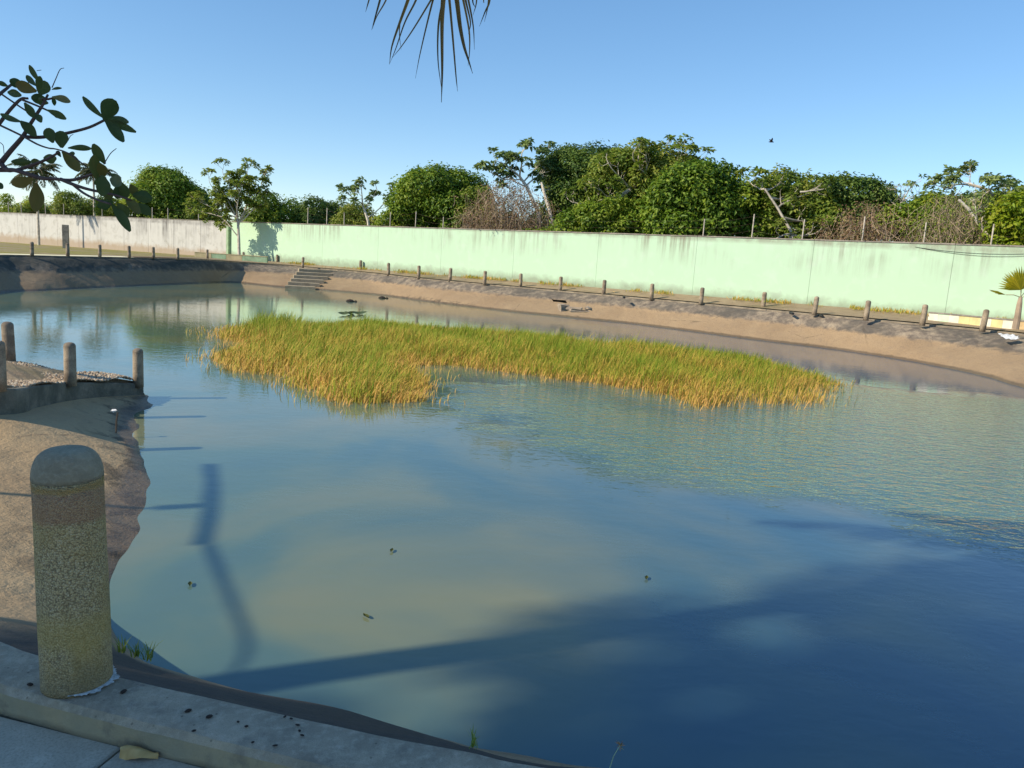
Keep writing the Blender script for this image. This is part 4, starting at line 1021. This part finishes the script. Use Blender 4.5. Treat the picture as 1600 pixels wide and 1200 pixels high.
# twig poking out of the far shore water
tw = MB(); a = at(1252, 533, WZ)
tw.tube([a + np.array([0, 0, -.2]), a + np.array([.02, 0, .25]), a + np.array([.05, 0, .42])], [.03, .025, .015], 5)
tw.tube([a + np.array([.03, 0, .3]), a + np.array([-.35, .05, .34]), a + np.array([-.75, .1, .42])], [.025, .018, .01], 5)
tw.tube([a + np.array([-.3, .05, .33]), a + np.array([-.8, .0, .22]), a + np.array([-1.3, .0, .12])], [.018, .014, .01], 5)
tag(tw.obj('dead_branch', M['bark_dark']), 'dark dead branch sticking out of the water at the far shore', 'branch')

# rubble at the hole in the bank
for k, (x, y, sx, sy, sz, rz, lb) in enumerate([(880, 482, .45, .35, .28, .4, 'pale broken block at the left side of the hole in the bank'), (897, 484, .8, .30, .16, -.2, 'long pale broken slab lying in the hole in the bank'),
                                          (905, 487, .9, .35, .10, .1, 'flat broken slab on the slope below the hole'), (918, 484, .35, .3, .16, .8, 'small dark rubble lump right of the hole')]):
    q = at(x, y, -.75 + .0 * k); 
    tag(MB().box((q[0], q[1] - .15, q[2] + .06), (sx, sy, sz), rz, .04, .06).obj('concrete_chunk', M['rubble']), lb, 'rubble')
# white sheet on the right bank
q = at(1572, 525, -.06); mb = MB(); g = 7
V = [(q[0] + (i_ / g - .5) * .62 + random.uniform(-.04, .04), q[1] + (j_ / g - .5) * .34 - .2 + random.uniform(-.03, .03), q[2] + .03 + random.uniform(0, .08) - (1 - j_ / g) * .12) for i_ in range(g + 1) for j_ in range(g + 1)]
tag(build('plastic_sheet', V, ringfaces(g + 1, g + 1), M['white_cloth'], smooth=True), 'crumpled white plastic sheet lying on the bank below the planter', 'plastic sheet')
# drain pipe stubs
for x, y, lb in ((1237, 489, 'left'), (1283, 493, 'middle'), (975, 464, 'far left')):
    q = at(x, y, -.05); tag(MB().tube([q + np.array([0, .2, 0]), q + np.array([0, -.18, -.02])], [.06, .06], 8).obj('drain_pipe', M['cable']), 'short dark drain pipe stub in the far kerb, %s of three' % lb, 'pipe')

# ------------------------------------------------------------------ gravel on the ramp
gp_ = np.array([at(-40, 600, -.4)[:2], at(0, 603, -.45)[:2], at(110, 597, -.75)[:2], at(222, 597.5, -1.05)[:2], at(122, 583, -.8)[:2], at(25, 564.5, -.55)[:2], at(-40, 556, -.45)[:2]])
Q = rg.uniform(gp_.min(0), gp_.max(0), (16000, 2)); Q = Q[inpoly(Q, gp_)]; nq = len(Q)
rp = np.array([(K[i][0], K[i][1], K[i][2]) for i in range(nA - 14, nA - 3)])
dz = np.linalg.norm(Q[:, None] - rp[None, :, :2], axis=2); wts = 1 / (dz ** 2 + .05); zq = (wts * rp[None, :, 2]).sum(1) / wts.sum(1) + .018
s = rg.uniform(.012, .04, nq)
octa = np.array([[1, 0, 0], [-1, 0, 0], [0, 1, 0], [0, -1, 0], [0, 0, .7], [0, 0, -.7]])
V = (np.c_[Q, zq][:, None] + octa[None] * s[:, None, None] * rg.uniform(.6, 1.3, (nq, 6, 1))).reshape(-1, 3)
ot = np.array([[0, 2, 4], [2, 1, 4], [1, 3, 4], [3, 0, 4], [2, 0, 5], [1, 2, 5], [3, 1, 5], [0, 3, 5]])
T = (np.arange(nq)[:, None, None] * 6 + ot[None]).reshape(-1, 3)
tag(build_tris('gravel', V, T, M['pebble'], None, np.repeat(rg.random(nq), 6)), 'loose tan gravel covering the top of the ramp', 'gravel', kind='stuff')

# white scrap on a dark stick on the left slope
q = at(181, 668, -1.15); e = empty('stick_marker', tuple(q)); tag(e, 'thin dark stick with a white scrap on the shaded left slope', 'stick')
MB().tube([(0, 0, -.1), (.01, 0, .1), (.03, .0, .22)], [.012, .012, .01], 5).obj('stick', M['bark_dark'], e)
MB().box((-.02, 0, .235), (.07, .04, .03), .3, .012, .014).obj('scrap', M['white_cloth'], e)

# ------------------------------------------------------------------ near weeds, dead leaf, seeds, paint
def blades(name, label, base, n, h, spread_, seed, mat='weed', w=.006, tip=None):
    rg = np.random.default_rng(seed); V = []; F = []; tt = []
    for k in range(n):
        a = rg.uniform(0, 6.28); l = rg.uniform(.5, 1) * h; out = rg.uniform(.15, 1.0) * spread_; sd = np.array([-math.sin(a), math.cos(a), 0]) * w
        p = np.array(base) + rg.normal(size=3) * np.array([.012, .012, 0]); dv = np.array([math.cos(a), math.sin(a), 0]); b = len(V)
        for u, ww_ in ((0, 1), (.4, .9), (.75, .6), (1, 0.05)):
            c = p + dv * out * l * u ** 1.6 + np.array([0, 0, l * (u - .25 * out * u * u)]); V += [tuple(c - sd * ww_), tuple(c + sd * ww_)]; tt += [rg.random()] * 2
        for j in range(3): F.append([b + 2 * j, b + 2 * j + 1, b + 2 * j + 3, b + 2 * j + 2])
    o = build(name, V, F, M[mat], tint=tt)
    return tag(o, label, 'weed')
k0 = at(738, 1165) + np.array([0, -.01, 0])
blades('weed', 'small spiky green weed growing from the water side of the near kerb', k0, 12, .085, .8, 71, w=.0022)
q = at(952, 1206) + np.array([0, .02, 0]); wd2 = empty('weed_flower', tuple(q)); tag(wd2, 'single weed stalk with brown seed head at the bottom edge', 'weed')
MB().tube([(0, 0, -.02), (.012, 0, .04), (.03, .005, .075)], [.0015, .0013, .001], 5).obj('stalk', M['low_green'], wd2)
V, T, tt = leaves(np.repeat([[.03, .005, .075]], 16, 0), rg.normal(size=(16, 3)) + np.array([.2, 0, .5]), rg.normal(size=(16, 3)), .020, .003, rg.random(16))
build_tris('seed_head', V, T, M['leaf_dry'], wd2, tt)
for k, (x, y, lb) in enumerate([(212, 1026, 'right'), (232, 1032, 'outer'), (190, 1018, 'left')]):
    blades('grass_tuft', 'bright green grass tuft on the bank behind the near bollard, %s one' % lb, at(x, y, -.42 - .1 * k) , 18, .10, .9, 73 + k, w=.003)
# curled dead leaf on the pavement
q = at(218, 1184, -.10); g = 8; V = []
for i_ in range(g + 1):
    u = i_ / g; wv = .028 * math.sin(math.pi * min(1, .12 + u * .85)) + .004
    for j_ in range(5):
        v_ = (j_ / 4 - .5) * 2; V.append((q[0] + (u - .5) * .12 + random.uniform(-.002, .002), q[1] + v_ * wv * .75 + random.uniform(-.002, .002), q[2] + .006 + .026 * (1 - v_ * v_) + .01 * math.sin(u * 5 + v_ * 1.5)))
dl = build('dead_leaf', V, ringfaces(g + 1, 5), M['dead_leaf'], smooth=True, tint=[random.random() for _ in V]); tag(dl, 'curled dry tan leaf lying on the pavement beside the kerb', 'leaf')
sp = [(47, 1070), (193, 1081), (294, 1111), (327, 1120), (385, 1135), (303, 1142), (445, 1120), (455, 1123), (465, 1133), (468, 1142), (472, 1149), (395, 1160), (430, 1165), (372, 1128)]
rg = np.random.default_rng(81); s0 = None
for k, (x, y) in enumerate(sp):
    q = at(x, y, .004); r_ = .006 if k > 3 else .011
    if s0 is None: s0 = MB().lathe([(.3, -.3), (.9, 0), (1., .3), (.6, .7), (.1, .85)], 7).obj('seed', M['seed']); o = s0
    else: o = s0.copy(); C.objects.link(o)
    o.location = q; o.scale = (r_ * rg.uniform(.8, 1.6), r_ * rg.uniform(.7, 1.1), r_ * .7); o.rotation_euler.z = rg.uniform(0, 3)
    tag(o, ['larger dark dropping on the kerb just left of the near bollard', 'larger dark dropping on the kerb just right of the near bollard foot', 'larger dark dropping on the kerb, third along from the bollard', 'larger dark dropping on the kerb farthest from the bollard'][k] if k < 4 else 'tiny dark dropping on the grey kerb top to the right of the larger ones', 'dropping', 'droppings on the near kerb')
# splashed white paint round the foot of the near bollard
bp = nb_.location; V = []; F = []
for a in np.linspace(-1.3, .95, 60):
    on = .001 + .026 * max(0, math.cos((a + .15) * 1.3)) * (.35 + .65 * abs(math.sin(a * 3.7 + 1.1) * math.sin(a * 8.3))) + random.uniform(0, .009)
    V += [(bp[0] + .108 * math.cos(a), bp[1] + .108 * math.sin(a), .013), (bp[0] + (.109 + on) * math.cos(a), bp[1] + (.109 + on) * math.sin(a), .0115)]
for k in range(59): F.append([2 * k, 2 * k + 1, 2 * k + 3, 2 * k + 2])
tag(build('paint_splash', V, F, M['white_paint']), 'pale splashed paint smear at the right foot of the near bollard', 'paint')

# lamp post on the left shore, only its shadow reaches the view
lp = empty('lamp_post', (-11.5, 4.45, -.1)); tag(lp, 'grey lamp post left of the view whose thin shadow crosses the left slope', 'lamp post')
MB().tube([(0, 0, 0), (0, 0, 2), (0, 0, 3.7)], [.07, .06, .045], 8).obj('pole', M['metal'], lp)
MB().tube([(0, 0, 3.68), (.1, .05, 3.85), (.35, .15, 3.92)], [.035, .03, .03], 6).obj('arm', M['metal'], lp)
MB().box((.5, .21, 3.92), (.4, .16, .08), .4, .02).obj('lamp_head', M['metal'], lp)

# ------------------------------------------------------------------ bird
q = dep(1205, 222, 34); bd = empty('bird', tuple(q)); tag(bd, 'small dark bird flying in the sky above the trees', 'bird')
MB().tube([(-.12, 0, 0), (-.05, 0, .01), (.05, 0, .015), (.12, 0, .0)], [.006, .03, .03, .008], 8).obj('body', M['bird'], bd, True)
for sgn in (-1, 1):
    V = [(-.03, 0, .02), (.05, 0, .02), (.03, sgn * .12, .12), (-.04, sgn * .22, .16), (-.05, sgn * .1, .09)]
    build('wing', V + [(x, y, zz - .006) for x, y, zz in V], [[0, 1, 2, 3, 4], [9, 8, 7, 6, 5]] + [[i_, (i_ + 1) % 5, 5 + (i_ + 1) % 5, 5 + i_] for i_ in range(5)], M['bird'], bd)

# ------------------------------------------------------------------ near branch at the left: belongs to a shade tree beside the photographer
DB = 2.5
def zp(X, Y, d=DB): return dep(X / 4, 80 + Y / 4, d)
stt = empty('shade_tree'); tag(stt, 'leafy branch with leathery oval leaves hanging in at the upper left', 'tree')
rg = np.random.default_rng(91)
mb = MB()
node = zp(8, 695)
base = np.array([-5.6, -.6, -.2]); forkp = np.array([-5.0, .1, 2.1])
limb(mb, base, forkp, .20, .14, rg, .05, 8, 9); mb.obj('trunk', M['bark_dark'], stt)
mb = MB(); start = np.array([-3.2, 1.6, 2.05])
mb.tube([forkp, (forkp + start) / 2 + np.array([0, 0, .15]), start, (start + node) / 2 - np.array([0, 0, .03]), node], [.08, .055, .035, .02, .011], 7, False)
def br(pts, r0, r1, d0=DB, d1=DB):
    n = len(pts); P = [zp(x, y, d0 + (d1 - d0) * k / max(1, n - 1)) for k, (x, y) in enumerate(pts)]
    P = cr(P, 4); mb.tube([tuple(p) for p in P], list(np.linspace(r0, r1, len(P))), 6)
br([(8, 695), (60, 630), (130, 550), (155, 515), (190, 455), (245, 370), (270, 330), (300, 270)], .0085, .0035)
br([(8, 705), (45, 742), (100, 745), (250, 792), (330, 797), (440, 806), (520, 787), (585, 765)], .0085, .004, DB, DB - .15)
br([(100, 745), (180, 720), (260, 690), (330, 655), (370, 630)], .006, .003, DB, DB - .1)
br([(-20, 742), (45, 742)], .008, .008)
br([(380, 800), (450, 830), (540, 860), (630, 880), (720, 900), (820, 930)], .006, .003, DB - .1, DB - .2)
br([(450, 830), (520, 885), (600, 925), (690, 955)], .004, .003, DB - .1, DB - .25)
br([(155, 535), (250, 538), (350, 525), (450, 505), (560, 475), (655, 430)], .0065, .0045, DB, DB + .1)
br([(-10, 458), (130, 525), (230, 580), (300, 605), (350, 612), (430, 640), (540, 722)], .0035, .002, DB, DB - .1)
br([(-10, 460), (60, 370), (130, 300), (175, 295)], .006, .004)
br([(130, 300), (230, 340), (330, 385)], .004, .003)
br([(-10, 275), (40, 235), (85, 205), (180, 200)], .0055, .003, DB, DB + .1)
br([(0, 262), (70, 310), (160, 370), (220, 400)], .003, .0025)
br([(325, 228), (350, 170), (375, 115), (400, 105)], .0018, .001)
br([(650, 705), (690, 640), (727, 608)], .0018, .001, DB - .15)
br([(230, 122), (258, 118)], .001, .001); br([(425, 560), (440, 530), (458, 520)], .0012, .001); br([(0, 570), (20, 590), (25, 640)], .0012, .001)
br([(260, 300), (300, 300), (340, 290)], .004, .003); br([(600, 770), (620, 850), (700, 920)], .004, .003, DB - .15)
mb.obj('branch', M['twig_near'], stt, True)
LV = [(245, 190, 180, 80, 32), (225, 215, 165, 150, 35), (150, 215, 55, 180, 55), (225, 250, 100, 200, 70), (250, 270, 290, 190, 80), (290, 300, 190, 290, 60), (300, 325, 230, 300, 50),
      (325, 240, 380, 232, 16), (330, 288, 470, 325, 42), (50, 258, 125, 275, 46), (155, 325, 215, 420, 48), (225, 395, 255, 440, 40), (300, 370, 425, 430, 42), (130, 440, 0, 390, 36), (130, 440, 215, 522, 60),
      (330, 570, 300, 480, 66), (385, 600, 385, 490, 80), (430, 605, 575, 610, 36), (395, 630, 500, 755, 72), (350, 668, 285, 670, 58), (190, 690, 70, 690, 42), (250, 690, 180, 690, 42), (200, 800, 65, 830, 68),
      (225, 830, 220, 1015, 80), (655, 700, 580, 575, 58), (605, 800, 590, 640, 62), (690, 765, 760, 795, 20), (640, 780, 640, 905, 80), (690, 800, 770, 835, 75), (760, 825, 790, 925, 60), (815, 835, 850, 910, 50), (700, 935, 600, 975, 62),
      (700, 960, 815, 1130, 58), (740, 955, 800, 1042, 70), (790, 925, 860, 1000, 55), (850, 955, 950, 1025, 60), (835, 900, 955, 925, 75), (642, 412, 505, 270, 40), (652, 425, 718, 300, 100), (662, 422, 835, 450, 44),
      (662, 435, 825, 497, 46), (662, 438, 785, 580, 62), (-20, 195, 40, 215, 30), (245, 240, 250, 150, 40), (330, 290, 340, 335, 25), (650, 840, 690, 930, 70), (620, 700, 650, 780, 60), (340, 380, 360, 420, 30), (740, 840, 730, 930, 60),
      (430, 640, 470, 640, 22), (380, 660, 350, 610, 26), (-30, 820, 20, 860, 40), (660, 790, 590, 830, 50)]
for k, (x0, y0, x1, y1, wpx) in enumerate(LV):
    d = DB + rg.uniform(-.06, .06) - (.18 if x0 > 590 and y0 > 560 else 0); a = zp(x0, y0, d); b = zp(x1, y1, d + rg.uniform(-.05, .05)); l = np.linalg.norm(b - a)
    ax = unit(b - a); view = unit((a + b) / 2 - EYE); sd = unit(np.cross(ax, view)); nn = np.cross(sd, ax); nn = nn * (1 if nn[2] > 0 else -1)
    wv = wpx * 1.02 / 4 * d / FPX; b = b + (b - a) * .06; a = a - (b - a) * .04; V = []; F = []; ns = 8; curl = rg.uniform(-.12, .22) * l; fold = rg.uniform(.1, .35); tl = np.clip(rg.normal(.34, .25), 0, 1)
    if (x0, y0) in ((225, 830), (200, 800), (640, 388), (225, 250)): tl = .9
    for i_ in range(ns + 1):
        u = i_ / ns; hw_ = wv * .5 * (math.sin(math.pi * min(1, u ** 1.25 * .93 + .03)) ** .75 * 1.0 + .02)
        c = a + ax * l * u - nn * curl * u * u + sd * 0.03 * l * math.sin(u * 3)
        for s_ in (-1, -.5, 0, .5, 1): V.append(c + sd * hw_ * s_ + nn * (abs(s_) * hw_ * fold + hw_ * .06 * math.sin(u * 14 + s_ * 2)))
    lo2 = build('leaf', V, ringfaces(ns + 1, 5), M['leaf_near'], stt, True, tint=np.clip(tl + rg.normal(size=len(V)) * .04, 0, 1))
# the rest of its crown, out of frame above left, shades the kerb
lb = [(np.array([-6.5, -.15, 3.9]) + rg.normal(size=3) * np.array([.9, .28, .4]), rg.uniform(.35, .55)) for _ in range(10)]
mb = MB()
for c, r_ in lb[:8]: limb(mb, forkp, c, .06, .015, rg, .1, 6, 5)
mb.obj('limbs', M['bark_dark'], stt)
crown('crown', lb, 300, .17, .10, M['leaf_near'], stt, rg, tbase=.4)

# ------------------------------------------------------------------ palm behind the photographer, a drying frond hangs into the top of the view
pm = empty('coconut_palm'); tag(pm, 'palm whose drying brown frond tips hang into the top of the view', 'palm tree')
hd = np.array([.9, .2, 4.4]); base = np.array([1.6, -2.4, -.2])
MB().tube([base * (1 - u) + hd * u + np.array([0, -.3 * math.sin(math.pi * u), 0]) for u in np.linspace(0, 1, 14)], [.16 - .05 * u for u in np.linspace(0, 1, 14)], 10, False).obj('trunk', M['bark_grey'], pm)
for k in range(11):
    an = k * 2.399; el = rg.uniform(.15, 1.0); d0 = np.array([math.cos(an) * math.cos(el), math.sin(an) * math.cos(el) - .35, math.sin(el)])
    pts, P, D, N_, Ls = frond(None, hd, d0, 1.9, rg, 1.0, 24, .5)
    V, T, tt = leaves(P, D, N_, Ls, .035, np.clip(rg.normal(.3, .2, len(P)), 0, 1), .15, .2)
    o = build_tris('frond', V, T, M['palm_far'], pm, tt); MB().tube(pts, [.02 * (1 - .8 * u) for u in np.linspace(0, 1, len(pts))], 5, False).obj('rachis', M['twig_dry'], o)
DF = 3.0
def fz(X, Y, d=DF): return dep(400 + X / 3.2, Y / 3.2, d)
tipp = [fz(520, -150), fz(700, -120), fz(900, -95), fz(1060, -110), fz(1200, -150)]
rach = cr([hd, hd + np.array([.25, 1.2, .35]), fz(1320, -420, 2.9)] + tipp[::-1], 5)
fr_ = MB().tube([tuple(p) for p in rach], list(np.linspace(.022, .005, len(rach))), 6).obj('frond', M['twig_dry'], pm, True)
HL = [(12, [(600, -120), (565, 0), (548, 60)]), (14, [(650, -115), (620, 0), (595, 90), (578, 150)]), (10, [(690, -115), (650, 0), (605, 80), (582, 145)]), (20, [(790, -100), (760, 0), (720, 110), (680, 230), (667, 322)]), (7, [(722, 90), (717, 170), (726, 250)]),
      (12, [(830, -100), (800, 0), (745, 110), (700, 240), (670, 315)]), (11, [(930, -95), (875, 0), (790, 140), (725, 235), (680, 290)]), (12, [(915, -95), (885, 0), (850, 140), (818, 280), (797, 392)]), (16, [(950, -95), (935, 0), (912, 130), (910, 300), (930, 462)]),
      (30, [(945, -95), (936, 0), (930, 130), (931, 350), (927, 512)]), (16, [(955, -95), (967, 0), (985, 200), (1000, 380), (1008, 457)]), (28, [(985, -100), (1004, 0), (1020, 130), (1040, 230), (1062, 300), (1083, 367)]), (14, [(1010, -100), (1036, 0), (1065, 150), (1068, 250), (1060, 330)]),
      (14, [(1040, -105), (1062, 0), (1086, 130), (1092, 248)]), (12, [(1090, -115), (1103, 0), (1085, 77)]), (12, [(1090, -115), (1083, 0), (1098, 40)]), (14, [(1170, -140), (1168, 0), (1145, 60), (1117, 132)]), (12, [(1165, -140), (1162, 10), (1142, 110)]), (9, [(1140, -130), (1138, 0), (1142, 12)]), (14, [(1030, -105), (1048, 0), (1072, 110), (1062, 170)])]
for w_, pts in HL:
    d = DF + rg.uniform(-.12, .12); P = cr([fz(x, y, d) for x, y in pts], 5); n_ = len(P); hw_ = w_ / 3.2 * d / FPX * .5; V = []; F = []
    T_ = np.gradient(P, axis=0); tw_ = rg.uniform(-.5, .5)
    for i_ in range(n_):
        u = i_ / (n_ - 1); sd = unit(np.cross(T_[i_], unit(P[i_] - EYE))); nn = unit(np.cross(sd, T_[i_])); h_ = hw_ * max(.10, (1 - u) ** .7) * min(1, .5 + u * 3)
        V += [P[i_] - sd * h_, P[i_] + nn * h_ * .5, P[i_] + sd * h_]
    build('leaflet', V, ringfaces(n_, 3), M['palm_near'], fr_, True, tint=np.clip(np.linspace(.85, .1, n_).repeat(3) + rg.normal() * .15, 0, 1))

# tall tree far to the left, out of frame: its crown keeps the kerb and the near water in soft shade
tt_ = empty('tall_tree'); tag(tt_, 'tall tree far left of the view that shades the near kerb and water', 'tree')
rg = np.random.default_rng(97); D_ = 31.0; P0 = np.array([.3, 3.05]); bs = P0 + SUN[:2] * D_; zc = -1.3 + (D_ + 1.8) * math.tan(EL)
lb = []
perp = np.array([-SUN[1], SUN[0]])
while len(lb) < 44:
    u, w, v = rg.uniform(-1, 1), rg.uniform(-1, 1), rg.uniform(-1, 1)
    if abs(u) ** 3 + abs(v) ** 3 > 1: continue
    # two thin places in the crown let patches of sun through
    if ((u + .92) / .42) ** 2 + ((v + .29) / .17) ** 2 < 1 or ((u + .95) / .36) ** 2 + ((v + .05) / .11) ** 2 < 1 or ((u + .5) / .25) ** 2 + ((v - .45) / .12) ** 2 < 1: continue
    q = bs + perp * u * 1.95 + SUN[:2] * w * 1.8
    lb.append((np.array([q[0], q[1], zc + v * 4.2 + w * .6]), rg.uniform(.45, .85)))
mb = MB(); fk_ = np.array([bs[0], bs[1], zc - 4.5]); limb(mb, (bs[0] + .4, bs[1], -.3), fk_, .4, .25, rg, .02, 10, 10); mb.obj('trunk', M['bark_dark'], tt_)
mb = MB()
for c, r_ in lb[:16]: limb(mb, fk_, c, .14, .04, rg, .05, 7, 5)
mb.obj('limbs', M['bark_dark'], tt_)
crown('crown', lb, 260, .34, .20, M['leaf_dense'], tt_, rg)

# tall palm on the left shore: its trunk and crown throw the long shadow over the near water
tp_ = coconut('coconut_palm', 'tall palm left of the view that throws a long shadow over the near water', 0, 0, 0, 95, base_xy=(-10.2, 1.0), L=2.3, nf=15, r=.15, height=9.5, lean=(.3, .1))

# added stalk and ribbon, unseen, shaped to draw the thin bent shadow
def up_sun(px, py, D):
    q = at(px, py, WZ); return q + np.array([SUN[0] * D, SUN[1] * D, D * math.tan(EL)])
a_, b_, c_ = up_sun(386, 1006, 9.3), up_sun(326, 852, 9.0), up_sun(335, 725, 8.4)
mid_ = (a_ + b_) / 2 + np.array([-.06, -.04, .05])
fo = MB().tube(cr([np.array([-10.15, 1.05, a_[2] - .1]), a_, mid_, b_], 5), list(np.linspace(.016, .034, 16)), 7).obj('shadow_stalk', M['twig_dry'], tp_, True)
pr = np.array([-SUN[1], SUN[0], 0]); V = []; n_ = 9
for i_ in range(n_):
    u = i_ / (n_ - 1); q = b_ * (1 - u) + c_ * u + np.array([0, 0, .03 * math.sin(math.pi * u)]); w_ = .085 - .01 * u + random.uniform(-.015, .015)
    V += [q - np.array([w_, 0, .05]), q + np.array([0, 0, .03]), q + np.array([w_, 0, -.05])]
build('shadow_ribbon', V, ringfaces(n_, 3), M['palm_far'], fo, tint=[.8] * len(V))
